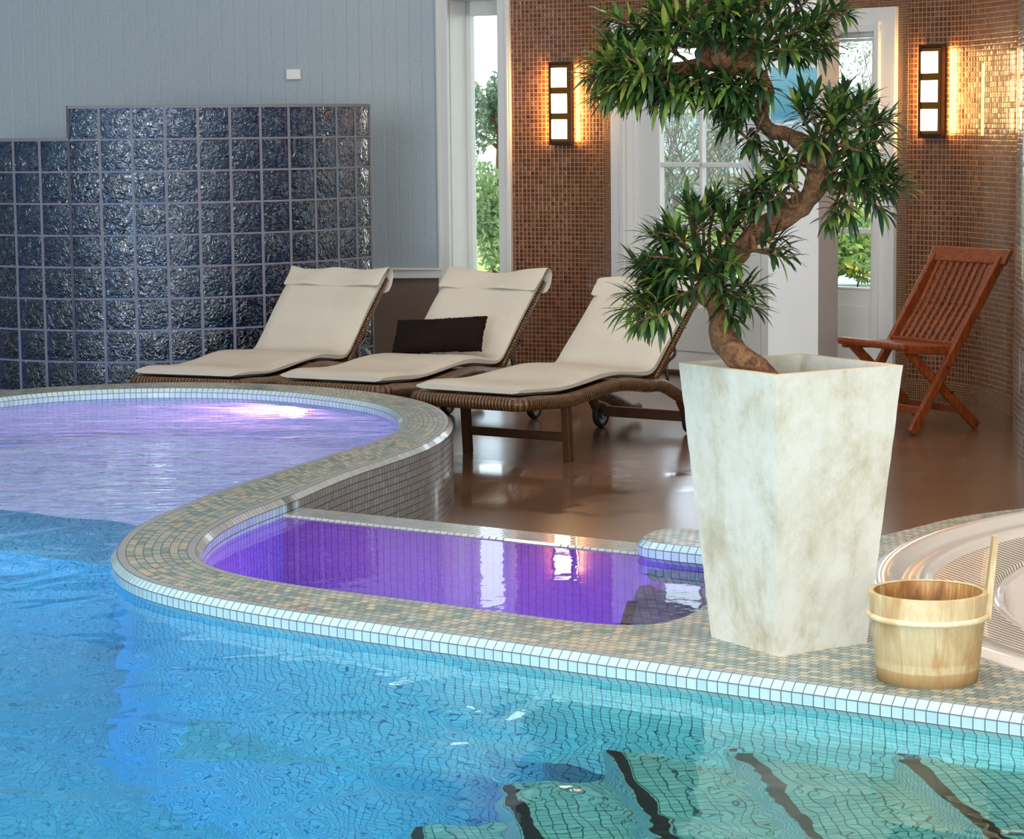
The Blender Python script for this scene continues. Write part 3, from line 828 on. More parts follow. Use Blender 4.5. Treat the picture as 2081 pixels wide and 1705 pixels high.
# small mosaic bands are separate thin courses of tile set just proud of the wall
def band(name, path, z0, z1, mat, pitch=TM, off=0.003):
    nr = normals2(path)
    bm = bmesh.new()
    q = []
    for p, n in zip(path, nr):
        m = n if n.y < 0 or (n.x < 0 and abs(n.y) < 0.3) else -n
        q.append(p + m * off)
    wall(bm, q, z0, z1, 0.012, pitch)
    return struct(name, bm, mat)
lmr = resample(lm, 0.02); sl = arclen(lmr)
band('trim_2', [at_len(lmr, sl, sl[-1] - 0.075), at_len(lmr, sl, sl[-1] - 0.04), lmr[-1]], 0, 2.12, M['copper_s'])

# doors
ud = (pD1 - pD0).normalized(); nd_ = Vector((ud.y, -ud.x, 0)); LD = (pD1 - pD0).length
rotd = Matrix((ud, -nd_, Vector((0, 0, 1)))).transposed()
HD = 2.055
def DP(a, d, z): return pD0 + ud * a + nd_ * d + Vector((0, 0, z))
def boxd(bm, a0, a1, d0, d1, z0, z1, bev=0.003):
    add_box(bm, DP((a0 + a1) / 2, (d0 + d1) / 2, (z0 + z1) / 2), (abs(a1 - a0), abs(d1 - d0), abs(z1 - z0)), rotd, bev)
def alongd(px):      # distance along the door wall seen at a pixel column (about mid height)
    lo, hi = 0.0, LD
    for _ in range(40):
        m = (lo + hi) / 2
        if PX(DP(m, 0, 1.0))[0] < px: lo = m
        else: hi = m
    return lo
print('LD', LD)
bm = bmesh.new(); wall(bm, [pD0, pD1], HD - 0.01, ZC, 0.2, TM); struct('wall_over', bm, M['copper']).name = 'wall_above'
bm = bmesh.new(); wall(bm, [pD0 + nd_ * 0.004, pD1 + nd_ * 0.004], HD, HD + 0.055, 0.012, TM); struct('trim_3', bm, M['copper_s'])
door = empty('door_1', pD0); door['kind'] = 'structure'
def dpart(name, bm, m, par=None):
    o = obj(name, bm, m); o.parent = par or door
    o.matrix_parent_inverse = Matrix.Translation(-door.location) if par is None else Matrix.Translation(-door.location)
    return o
bm = bmesh.new()
cs = 0.13
boxd(bm, 0, cs, -0.03, 0.03, 0, HD); boxd(bm, LD - cs, LD, -0.03, 0.03, 0, HD); boxd(bm, cs, LD - cs, -0.03, 0.028, HD - 0.10, HD)
boxd(bm, cs - 0.035, cs, 0.02, 0.05, 0, HD - 0.07); boxd(bm, LD - cs, LD - cs + 0.035, 0.02, 0.05, 0, HD - 0.07)
boxd(bm, cs - 0.035, LD - cs + 0.035, 0.02, 0.045, HD - 0.125, HD - 0.09)
boxd(bm, cs, cs + 0.05, -0.09, 0.0, 0, HD - 0.1); boxd(bm, LD - cs - 0.05, LD - cs, -0.09, 0.0, 0, HD - 0.1); boxd(bm, cs, LD - cs, -0.09, 0.0, HD - 0.15, HD - 0.1)
dpart('door_frame', bm, M['white2'])
bm = bmesh.new(); boxd(bm, cs, LD - cs, -0.12, 0.01, 0.0, 0.022)
dpart('threshold', bm, M['darkwood'])
gA0, gA1 = alongd(1333), alongd(1506)
gB1 = alongd(1768); lw = (LD - 2 * cs - 0.1) / 2
mid = LD / 2
gB0 = 2 * mid - gA1 if 2 * mid - gA1 > gA1 + 0.15 else gA1 + 0.25
gB0 = gB1 - (gA1 - gA0)
midl = (gA1 + gB0) / 2
zg0, zg1 = 0.555, 1.885
leaf_ranges = [(cs + 0.05, midl - 0.003, gA0, gA1), (midl + 0.003, LD - cs - 0.05, gB0, gB1)]
for (a0, a1, g0, g1) in leaf_ranges:
    bm = bmesh.new()
    y0, y1 = -0.07, -0.02
    boxd(bm, a0, g0, y0, y1, 0.025, HD - 0.155); boxd(bm, g1, a1, y0, y1, 0.025, HD - 0.155)
    boxd(bm, g0, g1, y0, y1, zg1, HD - 0.155); boxd(bm, g0, g1, y0, y1, 0.025, zg0)
    # raised panel below the glass
    boxd(bm, g0 + 0.02, g1 - 0.02, y1 - 0.002, y1 + 0.008, 0.14, 0.47, 0.006)
    lf = dpart('door_leaf', bm, M['white2'])
    bm = bmesh.new()
    gh = (zg1 - zg0) / 4
    for k in range(1, 4):
        zc = zg0 + gh * k
        if k == 1: zc = 0.872
        boxd(bm, g0, g1, y0 + 0.01, y1 - 0.005, zc - 0.014, zc + 0.014)
    boxd(bm, (g0 + g1) / 2 - 0.012, (g0 + g1) / 2 + 0.012, y0 + 0.01, y1 - 0.005, zg0, zg1)
    boxd(bm, g0, g0 + 0.012, y0 + 0.01, y1, zg0, zg1); boxd(bm, g1 - 0.012, g1, y0 + 0.01, y1, zg0, zg1); boxd(bm, g0, g1, y0 + 0.01, y1 + 0.004, zg0, zg0 + 0.012)
    o = obj('glazing_bars', bm, M['white2']); o.parent = lf
    bm = bmesh.new(); boxd(bm, g0, g1, -0.048, -0.044, zg0, zg1, 0)
    o = obj('pane', bm, M['pane']); o.parent = lf

# right mosaic: concave bay, then the near rounded pillar wall
rm = catmull([pD1, W(1846, 809), W(1881, 812.5), W(1925, 816.5), W(1969, 823), W(2015, 834.5), W(2057, 849), W(2085, 866), W(2092, 885), W(2075, 899)], 8)
bm = bmesh.new(); wall(bm, rm, 0.0, ZC, 0.05, TM, out=Vector((0.5, 1, 0)))
struct('wall_right', bm, M['copper'])
rmr = resample(rm, 0.02); sr = arclen(rmr)
band('trim_4', [at_len(rmr, sr, x * 0.03) for x in range(4)], 0.0, 2.12, M['copper_s'])
band('trim_5', rmr[4:], 0.0, 0.10, M['copper_s'])
pr = catmull([W(2075, 899), W(2063, 901), W(2057, 907), W(2061, 922), W(2081, 940), W(2130, 956), W(2200, 968), W(2300, 975), W(2600, 985), W(3250, 990)], 8)
bm = bmesh.new(); wall(bm, pr, 0.0, ZC, 0.05, TM, out=Vector((0, 1, 0)))
struct('wall_pillar', bm, M['pillarm']).name = 'wall_right_near'

# free column in front of the doors, with the sea print
pc0 = WD(1562, 250, 12.2); pc1 = WD(1664.5, 250, 12.2); pc2 = WD(1689, 250, 12.75)
cb0 = Vector((pc0.x, 12.2, 0)); wc = pc1.x - pc0.x
bm = bmesh.new()
fx0 = pc0.x; fx1 = pc1.x; fy = 12.2
# the right face is seen, so the column is turned slightly
a_t = R(0); 
pts = [Vector((fx0, fy, 0)), Vector((fx1, fy + 0.0, 0)), Vector((pc2.x, 12.45, 0)), Vector((pc2.x - (fx1 - fx0), 12.45, 0))]
vb = [bm.verts.new((p.x, p.y, 0)) for p in pts]; vt = [bm.verts.new((p.x, p.y, ZC)) for p in pts]
for i in range(4): bm.faces.new((vb[i], vb[(i + 1) % 4], vt[(i + 1) % 4], vt[i]))
bm.faces.new(vt); bm.faces.new(vb[::-1])
colm = struct('wall_column', bm, M['white']); colm.name = 'column'
# ------------------------------------------------------------------ room shell
bm = bmesh.new(); add_box(bm, (-0.5, 5.5, ZC + 0.05), (17, 27, 0.1)); struct('ceiling', bm, M['ceil'])
bm = bmesh.new(); add_box(bm, (-7.0, 4.5, ZC / 2), (0.2, 26, ZC)); struct('wall_west', bm, M['bead']).name = 'wall_far_left'
bm = bmesh.new(); add_box(bm, (5.2, 1.6, ZC / 2), (0.2, 20.4, ZC)); struct('wall_e', bm, M['white']).name = 'wall_far_right'
bm = bmesh.new()
for x0, x1 in ((-7, -5.8), (-1.4, 0.4), (1.6, 3.0), (4.2, 5.2)): add_box(bm, ((x0 + x1) / 2, -7.5, ZC / 2), (x1 - x0, 0.2, ZC))
add_box(bm, (-1, -7.5, 0.25), (12.4, 0.2, 0.5)); add_box(bm, (-1, -7.5, ZC - 0.2), (12.4, 0.2, 0.4))
struct('wall_behind', bm, M['white'])
for i, (x0, x1) in enumerate(((-5.8, -1.4), (0.4, 1.6), (3.0, 4.2))):
    bm = bmesh.new(); add_box(bm, ((x0 + x1) / 2, -7.5, 2.0), (x1 - x0, 0.01, 3.0)); o = struct('window_%d' % (i + 2), bm, M['pane'])

# ------------------------------------------------------------------ glass block wall
def frontc():
    p = WD(340, 480, 12.85); return Vector((p.x, p.y, 0))
gf = frontc(); gdir = Vector((gf.x, gf.y, 0)).normalized()
GR = 1.30; gc = gf + gdir * GR
PITCH = 0.167; ANG = 0.1725 / GR
gbase = math.atan2(-gdir.x, -gdir.y)      # direction from the centre to the viewer
def GP(th, r, z):                          # th positive = towards the right of the picture
    a = gbase - th
    return Vector((gc.x + r * math.sin(a), gc.y + r * math.cos(a), z))
root = empty('glass_block_screen', (gc.x, gc.y, 0))
tag(root, 'curved wall of dark blue glass blocks with grey joints and a stepped top', 'glass block wall')
th0 = None
lo, hi = -1.0, 0.0
for _ in range(40):
    m = (lo + hi) / 2
    if PX(GP(m, GR, 1.4))[0] < 138: lo = m
    else: hi = m
thS = lo
bmG = bmesh.new(); bmE = bmesh.new(); bmM = bmesh.new()
gap = 0.010; th_t = 0.08
def gq(bm, a0, a1, r0, r1, z0, z1, n=3, mi=0):
    """curved box"""
    ring = []
    for k in range(n + 1):
        th = a0 + (a1 - a0) * k / n
        ring.append([bm.verts.new(GP(th, r0, z0)), bm.verts.new(GP(th, r1, z0)), bm.verts.new(GP(th, r1, z1)), bm.verts.new(GP(th, r0, z1))])
    for k in range(n):
        a, b = ring[k], ring[k + 1]
        for i in range(4): f = bm.faces.new((a[i], b[i], b[(i + 1) % 4], a[(i + 1) % 4])); f.material_index = mi
    bm.faces.new(ring[0][::-1]); bm.faces.new(ring[-1])
NC0, NC1 = -6, 11
ZT0 = 1.572 - 10 * PITCH
for c in range(NC0, NC1):
    a0 = thS + c * ANG; a1 = a0 + ANG
    rows = 10 if c >= 0 else 9
    ga = gap / GR * 0.75
    rowtop = ZT0 + rows * PITCH
    for r_ in range(1, rows):
        z0 = ZT0 + r_ * PITCH + gap / 2; z1 = ZT0 + (r_ + 1) * PITCH - gap / 2
        # glass: two skins, slightly domed
        for rr, sgn in ((GR, 1), (GR - th_t, -1)):
            n = 4; e = 0.014
            g = [[bmG.verts.new(GP(a0 + ga + (a1 - a0 - 2 * ga) * i / n, rr - sgn * (0.0 if 0 < i < n and 0 < j < n else 0.006), z0 + (z1 - z0) * j / n)) for j in range(n + 1)] for i in range(n + 1)]
            for i in range(n):
                for j in range(n):
                    f = bmG.faces.new((g[i][j], g[i + 1][j], g[i + 1][j + 1], g[i][j + 1])); f.smooth = True
        # dark blue rim of the block, seen through the glass
        i0, i1 = a0 + ga, a1 - ga; w = 0.012 / GR; ro, ri = GR - 0.008, GR - th_t + 0.008
        gq(bmE, i0, i0 + w, ri, ro, z0, z1, 1); gq(bmE, i1 - w, i1, ri, ro, z0, z1, 1)
        gq(bmE, i0 + w, i1 - w, ri, ro, z0, z0 + 0.012, 1); gq(bmE, i0 + w, i1 - w, ri, ro, z1 - 0.012, z1, 1)
        gq(bmM, a0, a1, GR - th_t + 0.004, GR - 0.004, z0 - gap, z0, 3)
    gq(bmM, a0, a1, GR - th_t + 0.002, GR - 0.002, rowtop - gap / 2, rowtop + 0.012, 3)
    gq(bmM, a0 - ga, a0 + ga, GR - th_t + 0.003, GR - 0.003, 0, rowtop + 0.012, 1)
    if c == 0: gq(bmM, a0 - ga, a0 + ga, GR - th_t + 0.003, GR - 0.003, 0, ZT0 + 10 * PITCH + 0.012, 1)
    if c == NC1 - 1: gq(bmM, a1 - ga, a1 + ga, GR - th_t + 0.003, GR - 0.003, 0, rowtop + 0.012, 1)
def gput(name, bm, m):
    o = obj(name, bm, m); o.parent = root; o.matrix_parent_inverse = Matrix.Translation(-root.location); return o
gput('mortar_grid', bmM, M['mortar'])
o = gput('glass_blocks', bmG, M['gblock']); o['label'] = 'wavy clear blue glass faces'
gput('block_rims', bmE, M['blueedge'])

# ------------------------------------------------------------------ sun loungers
LWD = 0.56
def interp(tab, x):
    for (a, b), (c, d) in zip(tab[:-1], tab[1:]):
        if x <= c:
            t = (x - a) / (c - a); t = max(0, min(1, t)); t = t * t * (3 - 2 * t)
            return b + (d - b) * t
    return tab[-1][1]
RAIL = [(-0.02, 0.288), (0.28, 0.272), (0.72, 0.300), (1.05, 0.268), (1.42, 0.160), (1.80, 0.055)]
HT, HZ, BT, BZ = 1.08, 0.325, 1.515, 0.712        # hinge and tip of the backrest
def uv_tube(bm, pts, rad, n=12, pitch=0.017, flat=1.0):
    uvl = bm.loops.layers.uv.verify()
    pts = [Vector(p) for p in pts]; s = arclen(pts); N = len(pts)
    nrm = (pts[1] - pts[0]).normalized().orthogonal().normalized(); rings = []
    for i, p in enumerate(pts):
        t = (pts[min(i + 1, N - 1)] - pts[max(i - 1, 0)]).normalized()
        nrm = (nrm - t * nrm.dot(t)).normalized(); bn = t.cross(nrm)
        rings.append([bm.verts.new(p + (nrm * math.cos(2 * math.pi * k / n) + bn * math.sin(2 * math.pi * k / n)) * rad) for k in range(n)])
    for i in range(N - 1):
        for k in range(n):
            f = bm.faces.new((rings[i][k], rings[i][(k + 1) % n], rings[i + 1][(k + 1) % n], rings[i + 1][k])); f.smooth = True
            for l, q in zip(f.loops, ((s[i] / pitch, k / n), (s[i] / pitch, (k + 1) / n), (s[i + 1] / pitch, (k + 1) / n), (s[i + 1] / pitch, k / n))): l[uvl].uv = q
    bm.faces.new(rings[0][::-1]); bm.faces.new(rings[-1])
def slab(bm, prof_c, hw, th, seg=14, wob=0.0, seed=0, edge=0.012, upitch=None):
    """a padded slab following prof_c [(y, z)] with half width hw and thickness th"""
    uvl = bm.loops.layers.uv.verify()
    N = len(prof_c)
    P = [Vector((0, y, z)) for y, z in prof_c]
    rows = []
    for i, p in enumerate(P):
        t = (P[min(i + 1, N - 1)] - P[max(i - 1, 0)]).normalized(); nz = Vector((0, -t.z, t.y))
        top, bot = [], []
        for k in range(seg + 1):
            x = -hw + 2 * hw * k / seg
            e = min(1.0, min(x + hw, hw - x) / 0.03) ; ee = min(1.0, min(i, N - 1 - i) / 1.5)
            q = (0.35 + 0.65 * math.sqrt(max(0.0, e))) * (0.45 + 0.55 * math.sqrt(ee))
            w = wob * noise.noise(Vector((x * 4 + seed, p.y * 4, p.z * 4)))
            top.append(bm.verts.new(Vector((x, p.y, p.z)) + nz * (th / 2 * q + w)))
            bot.append(bm.verts.new(Vector((x, p.y, p.z)) - nz * (th / 2 * q)))
        rows.append((top, bot))
    for i in range(N - 1):
        for k in range(seg):
            for a, b, fl in ((rows[i][0], rows[i + 1][0], False), (rows[i][1], rows[i + 1][1], True)):
                vs = [a[k], a[k + 1], b[k + 1], b[k]]
                f = bm.faces.new(vs[::-1] if fl else vs); f.smooth = True
        for k in (0, seg):
            a, b = rows[i], rows[i + 1]
            vs = [a[0][k], b[0][k], b[1][k], a[1][k]]
            f = bm.faces.new(vs if k == 0 else vs[::-1]); f.smooth = True
    for i in (0, N - 1):
        for k in range(seg):
            vs = [rows[i][0][k], rows[i][1][k], rows[i][1][k + 1], rows[i][0][k + 1]]
            f = bm.faces.new(vs if i == 0 else vs[::-1]); f.smooth = True
def make_lounger(label, seed, flapdrop, tipcurl, loc, ang, flat_t=0.0):
    t_ = empty('sun_lounger', loc, -ang)
    tag(t_, label, 'sun lounger', 'wicker sun loungers in a row by the wall')
    L0 = -LWD
    # wicker body: two wavy side rails joined at the foot
    def rp(x, y): return Vector((x, y, interp(RAIL, y)))
    ys = [-0.02 + 1.84 * k / 46 for k in range(47)]
    left = [rp(L0, y) for y in ys]; right = [rp(0, y) for y in ys]
    front = []
    for k in range(9):
        a = math.pi / 2 * k / 8; front.append(Vector((L0 + 0.04 - 0.04 * math.cos(a), -0.02 - 0.04 * math.sin(a), RAIL[0][1])))
    front2 = [Vector((-0.04 + 0.04 * math.sin(math.pi / 2 * k / 8), -0.02 - 0.04 * math.cos(math.pi / 2 * k / 8), RAIL[0][1])) for k in range(9)]
    mids = [Vector((L0 + 0.04 + (LWD - 0.08) * k / 20, -0.06, RAIL[0][1])) for k in range(1, 20)]
    bm = bmesh.new()
    uv_tube(bm, left[::-1] + front[1:] + mids + front2 + right[1:], 0.031)
    # woven deck
    uvl = bm.loops.layers.uv.verify()
    for i in range(len(ys) - 1):
        y0, y1 = ys[i], ys[i + 1]
        if y1 > 1.14: break
        for dz in (0.012, -0.012):
            vs = [bm.verts.new((L0, y0, interp(RAIL, y0) + dz)), bm.verts.new((0, y0, interp(RAIL, y0) + dz)), bm.verts.new((0, y1, interp(RAIL, y1) + dz)), bm.verts.new((L0, y1, interp(RAIL, y1) + dz))]
            f = bm.faces.new(vs)
            for l, v in zip(f.loops, vs): l[uvl].uv = (v.co.x / 0.02, v.co.y / 0.02)
    obj('wicker_body', bm, M['wicker'], t_)
    for x in (L0 + 0.012, -0.012):
        bm = bmesh.new(); bar(bm, (x, 0.33, 0), (x, 0.31, 0.275), 0.036, 0.036); obj('leg', bm, M['darkwood'], t_)
    bm = bmesh.new(); bar(bm, (L0, 0.327, 0.105), (0, 0.327, 0.105), 0.022, 0.038); obj('crossbar', bm, M['darkwood'], t_)
    wt = 1.43
    for x in (L0 + 0.03, -0.03):
        bm = bmesh.new(); bar(bm, (x, wt, 0.05), (x, wt - 0.10, 0.17), 0.03, 0.04); obj('wheel_strut', bm, M['darkwood'], t_)
        bm = bmesh.new()
        prof = [(0.040, -0.016), (0.054, -0.016), (0.059, -0.008), (0.059, 0.008), (0.054, 0.016), (0.040, 0.016), (0.040, -0.016)]
        lathe(bm, prof, 32)
        bmesh.ops.rotate(bm, verts=bm.verts, cent=(0, 0, 0), matrix=Matrix.Rotation(R(90), 3, 'Y'))
        bmesh.ops.translate(bm, verts=bm.verts, vec=(x, wt, 0.059))
        wh = obj('wheel', bm, M['black'], t_)
        bm = bmesh.new(); lathe(bm, [(0, -0.014), (0.012, -0.018), (0.014, -0.011), (0.034, -0.009), (0.041, -0.014), (0.041, 0.014), (0.034, 0.009), (0.014, 0.011), (0.012, 0.018), (0, 0.014)], 28)
        bmesh.ops.rotate(bm, verts=bm.verts, cent=(0, 0, 0), matrix=Matrix.Rotation(R(90), 3, 'Y'))
        bmesh.ops.translate(bm, verts=bm.verts, vec=(x, wt, 0.059)); obj('hub', bm, M['hub'], wh)
    bm = bmesh.new(); bar(bm, (L0 + 0.05, wt, 0.080), (-0.05, wt, 0.080), 0.03, 0.05); obj('axle_beam', bm, M['darkwood'], t_)
    # reclining back panel
    bdir = Vector((0, BT - HT, BZ - HZ)).normalized(); bn = Vector((0, -bdir.z, bdir.y))
    bm = bmesh.new()
    p0 = Vector((0, HT, HZ - 0.035)); p1 = Vector((0, BT, BZ - 0.035))
    for x in (L0 + 0.02, -0.02): uv_tube(bm, [p0 + Vector((x, 0, 0)), (p0 + p1) / 2 + Vector((x, 0, 0)), p1 + Vector((x, 0, 0))], 0.016)
    uv_tube(bm, [p1 + Vector((L0 + 0.02, 0, 0)), p1 + Vector((L0 / 2, 0, 0)), p1 + Vector((-0.02, 0, 0))], 0.016)
    m3 = Matrix((Vector((1, 0, 0)), bdir, bn)).transposed()
    add_box(bm, (p0 + p1) / 2 + Vector((L0 / 2, 0, 0)), (LWD - 0.05, (p1 - p0).length, 0.012), m3)
    obj('backrest', bm, M['wicker'], t_)
    for x in (L0 + 0.06, -0.06):
        bm = bmesh.new()
        tube(bm, catmull([Vector((x, 1.295, 0.49)), Vector((x, 1.335, 0.40)), Vector((x, 1.325, 0.375)), Vector((x, 1.262, 0.345)), Vector((x, 1.262, 0.29)), Vector((x, 1.31, 0.19))], 4), 0.0075, 8)
        tube(bm, [Vector((x, 1.262, 0.335)), Vector((x, 1.13, 0.335))], 0.007, 8)
        obj('support_bracket', bm, M['metal'], t_)
    # cream mattress
    pr_ = []
    for k in range(26):
        y = -0.055 + (HT + 0.03) * k / 25; pr_.append((y, interp(RAIL, y) + 0.053))
    yk, zk = pr_[-1]
    ed = Vector((0, BT - yk, BZ - zk))
    for k in range(1, 19):
        q = k / 18; b = 0.010 * math.sin(math.pi * q)
        pr_.append((yk + ed.y * q, zk + ed.z * q + b))
    P = [Vector((0, a, b)) for a, b in pr_]
    P = smooth(P, 2)
    prf = [(p.y, p.z) for p in P]
    bm = bmesh.new(); slab(bm, prf, LWD / 2 - 0.012, 0.045, 16, 0.010, seed)
    bmesh.ops.translate(bm, verts=bm.verts, vec=(L0 / 2, 0, 0))
    mt = autosmooth(obj('mattress', bm, M['canvas'], t_), 50)
    # piping along the foot corners
    bm = bmesh.new()
    top = P[-1]; dn = -(P[-1] - P[-5]).normalized(); nn = Vector((0, -(-dn).z, (-dn).y))
    nseg = 18; rows = []
    for i in range(9):
        q = i / 8
        rw = []
        for k in range(nseg + 1):
            x = -1 + 2 * k / nseg
            hwx = LWD / 2 - 0.004 + 0.014 * (1 - q) * abs(x) ** 4
            lift = 0.026 + 0.006 * math.sin(x * 5 + seed * 2 + i * .3) + 0.004 * noise.noise(Vector((x * 3, q * 3, seed)))
            back = -0.05 * (1 - q * 5) if q < 0.2 else 0.0
            ln = flapdrop * q - 0.018 - (0.028 * (abs(x) ** 3) * tipcurl + 0.010 * math.sin(x * 4.1 + seed)) * (1 - q)
            p = top + dn * ln + nn * (lift if q > 0.12 else lift - 0.05 * (0.12 - q) / 0.12) + Vector((x * hwx, 0, 0))
            rw.append(bm.verts.new(p))
        rows.append(rw)
    for i in range(8):
        for k in range(nseg):
            f = bm.faces.new((rows[i][k], rows[i + 1][k], rows[i + 1][k + 1], rows[i][k + 1])); f.smooth = True
    # back drop of the flap
    r2 = []
    for i in range(5):
        rw = []
        for k in range(nseg + 1):
            x = -1 + 2 * k / nseg; v0 = rows[0][k].co
            rw.append(bm.verts.new(v0 + dn * (0.03 * i) - nn * (0.012 * min(i, 2)) * 1.6))
        r2.append(rw)
    seq = [rows[0]] + r2[1:]
    for i in range(len(seq) - 1):
        for k in range(nseg):
            f = bm.faces.new((seq[i][k + 1], seq[i + 1][k + 1], seq[i + 1][k], seq[i][k])); f.smooth = True
    bmesh.ops.translate(bm, verts=bm.verts, vec=(L0 / 2, 0, 0))
    fl = obj('head_flap', bm, M['canvas']); fl.parent = mt
    md = fl.modifiers.new('thick', 'SOLIDIFY'); md.thickness = 0.010; md.offset = 0
    md = fl.modifiers.new('sub', 'SUBSURF'); md.levels = 1; md.render_levels = 2
    return t_
ZM = 0.345
def fr(px, py): p = W(px, py, ZM); return (p.x, p.y, 0)
l1 = make_lounger('wicker sun lounger with cream mattress against the glass block wall', 1, 0.150, 1.0, fr(496, 757), R(23.5))
l2 = make_lounger('wicker sun lounger with cream mattress holding a dark brown cushion', 5, 0.155, 1.2, fr(792, 768), R(28.5))
l3 = make_lounger('wicker sun lounger with cream mattress half hidden by the bonsai planter', 9, 0.165, -0.6, fr(1074, 793), R(34))

# brown cushion on the second lounger
def pillow(name, hx, hz, th, mat, seed):
    bm = bmesh.new(); n = 22; m = 14; L = {}
    for sgn in (1, -1):
        for i in range(n + 1):
            for j in range(m + 1):
                x = -1 + 2 * i / n; z = -1 + 2 * j / m
                if sgn < 0 and (i in (0, n) or j in (0, m)): L[(sgn, i, j)] = L[(1, i, j)]; continue
                b = ((1 - x ** 4) * (1 - z ** 4)) ** 0.6
                pin = 1 - 0.06 * (1 - abs(x)) * abs(z) ** 3 - 0
                k = 0.004 * noise.noise(Vector((x * 14, z * 9, sgn * 3 + seed)))
                L[(sgn, i, j)] = bm.verts.new((x * hx * (1 - 0.05 * (1 - z * z) * abs(x) ** 4), sgn * (b * th + k * (b > 0)), z * hz * (1 - 0.10 * (1 - x * x))))
    for sgn in (1, -1):
        for i in range(n):
            for j in range(m):
                vs = [L[(sgn, i, j)], L[(sgn, i + 1, j)], L[(sgn, i + 1, j + 1)], L[(sgn, i, j + 1)]]
                f = bm.faces.new(vs if sgn < 0 else vs[::-1]); f.smooth = True
    return obj(name, bm, mat)
cu = pillow('cushion', 0.265, 0.098, 0.05, M['cushion'], 3)
cu.matrix_world = Matrix.Translation(Vector((l2.location.x, l2.location.y, 0))) @ Matrix.Rotation(-R(28.5), 4, 'Z') @ Matrix.Translation((-0.315, 0.985, 0.445)) @ Matrix.Rotation(R(-4), 4, 'Y') @ Matrix.Rotation(R(-28), 4, 'X')
tag(cu, 'dark brown rectangular cushion leaning on the backrest of the middle lounger', 'cushion')
# shaggy pile
ps = cu.modifiers.new('pile', 'SUBSURF'); ps.levels = 1; ps.render_levels = 2
tx = bpy.data.textures.new('pile', 'CLOUDS'); tx.noise_scale = 0.012
dm = cu.modifiers.new('disp', 'DISPLACE'); dm.texture = tx; dm.strength = 0.012; dm.mid_level = 0.5

# ------------------------------------------------------------------ folding teak chair
nf = W(1852, 886, 0)
ch = empty('folding_chair', (nf.x, nf.y, 0), R(-59.3))
tag(ch, 'reddish teak folding chair with slatted back beside the mosaic wall', 'chair')
CWD = 0.47; BTY, BTZ = 0.545, 0.808
def st(y): return y / BTY * BTZ
for x in (-CWD, 0.0):
    bm = bmesh.new(); bar(bm, (x, 0.0, 0.012), (x, BTY, BTZ), 0.026, 0.048, bev=0.006); obj('back_stile', bm, M['teak'], ch)
for x in (-CWD + 0.034, -0.034):
    bm = bmesh.new(); bar(bm, (x, 0.43, 0.012), (x, -0.01, 0.405), 0.024, 0.046, bev=0.006); obj('leg', bm, M['teak'], ch)
bm = bmesh.new()
sdir = Vector((0, BTY, BTZ)).normalized(); sn = Vector((0, -sdir.z, sdir.y))
m3 = Matrix((Vector((1, 0, 0)), sdir, sn)).transposed()
add_box(bm, Vector((-CWD / 2, BTY, BTZ)) + sdir * 0.005 + sn * 0.0, (CWD + 0.085, 0.085, 0.024), m3, 0.008)
obj('top_rail', bm, M['teak'], ch)
bm = bmesh.new()
lo_ = Vector((0, 0.275, st(0.275))); hi_ = Vector((0, BTY - 0.02, st(BTY - 0.02)))
for k in range(9):
    x = -CWD + 0.045 + (CWD - 0.09) * k / 8
    bow = 0.0
    mpt = (lo_ + hi_) / 2 - sn * 0.012
    for a, b in ((lo_, mpt), (mpt, hi_)):
        bar(bm, a + Vector((x, 0, 0)), b + Vector((x, 0, 0)), 0.024, 0.012, up=sn, bev=0.003)
obj('back_slats', bm, M['teak'], ch)
bm = bmesh.new(); bar(bm, (-CWD + 0.01, 0.272, st(0.272)), (-0.01, 0.272, st(0.272)), 0.03, 0.045, bev=0.006); obj('seat_rear_rail', bm, M['teak'], ch)
bm = bmesh.new()
add_box(bm, (-CWD / 2, -0.045, 0.418), (CWD + 0.02, 0.044, 0.034), None, 0.013); obj('seat_front_rail', bm, M['teak'], ch)
for x in (-CWD + 0.02, -0.016):
    bm = bmesh.new(); bar(bm, (x, -0.05, 0.405), (x, 0.29, 0.385), 0.022, 0.040, bev=0.006); obj('seat_side_rail', bm, M['teak'], ch)
bm = bmesh.new()
for k in range(7):
    y = -0.005 + 0.042 * k; bar(bm, (-CWD + 0.03, y, 0.421 - 0.06 * (y + 0.05)), (-0.028, y, 0.421 - 0.06 * (y + 0.05)), 0.032, 0.012, bev=0.003)
obj('seat_slats', bm, M['teak'], ch)
bm = bmesh.new(); bar(bm, (-CWD, 0.075, st(0.075)), (0, 0.075, st(0.075)), 0.020, 0.036, bev=0.004); obj('front_stretcher', bm, M['teak'], ch)
bm = bmesh.new(); bar(bm, (-CWD + 0.03, 0.335, 0.098), (-0.03, 0.335, 0.098), 0.020, 0.036, bev=0.004); obj('rear_stretcher', bm, M['teak'], ch)
bm = bmesh.new()
bm.free()
for y, z in ((0.205, 0.31), (0.235, 0.19)):
    bm = bmesh.new(); add_box(bm, (0.012, y, z), (0.008, 0.014, 0.014), None, 0.003); obj('bolt_cap', bm, M['black'], ch)

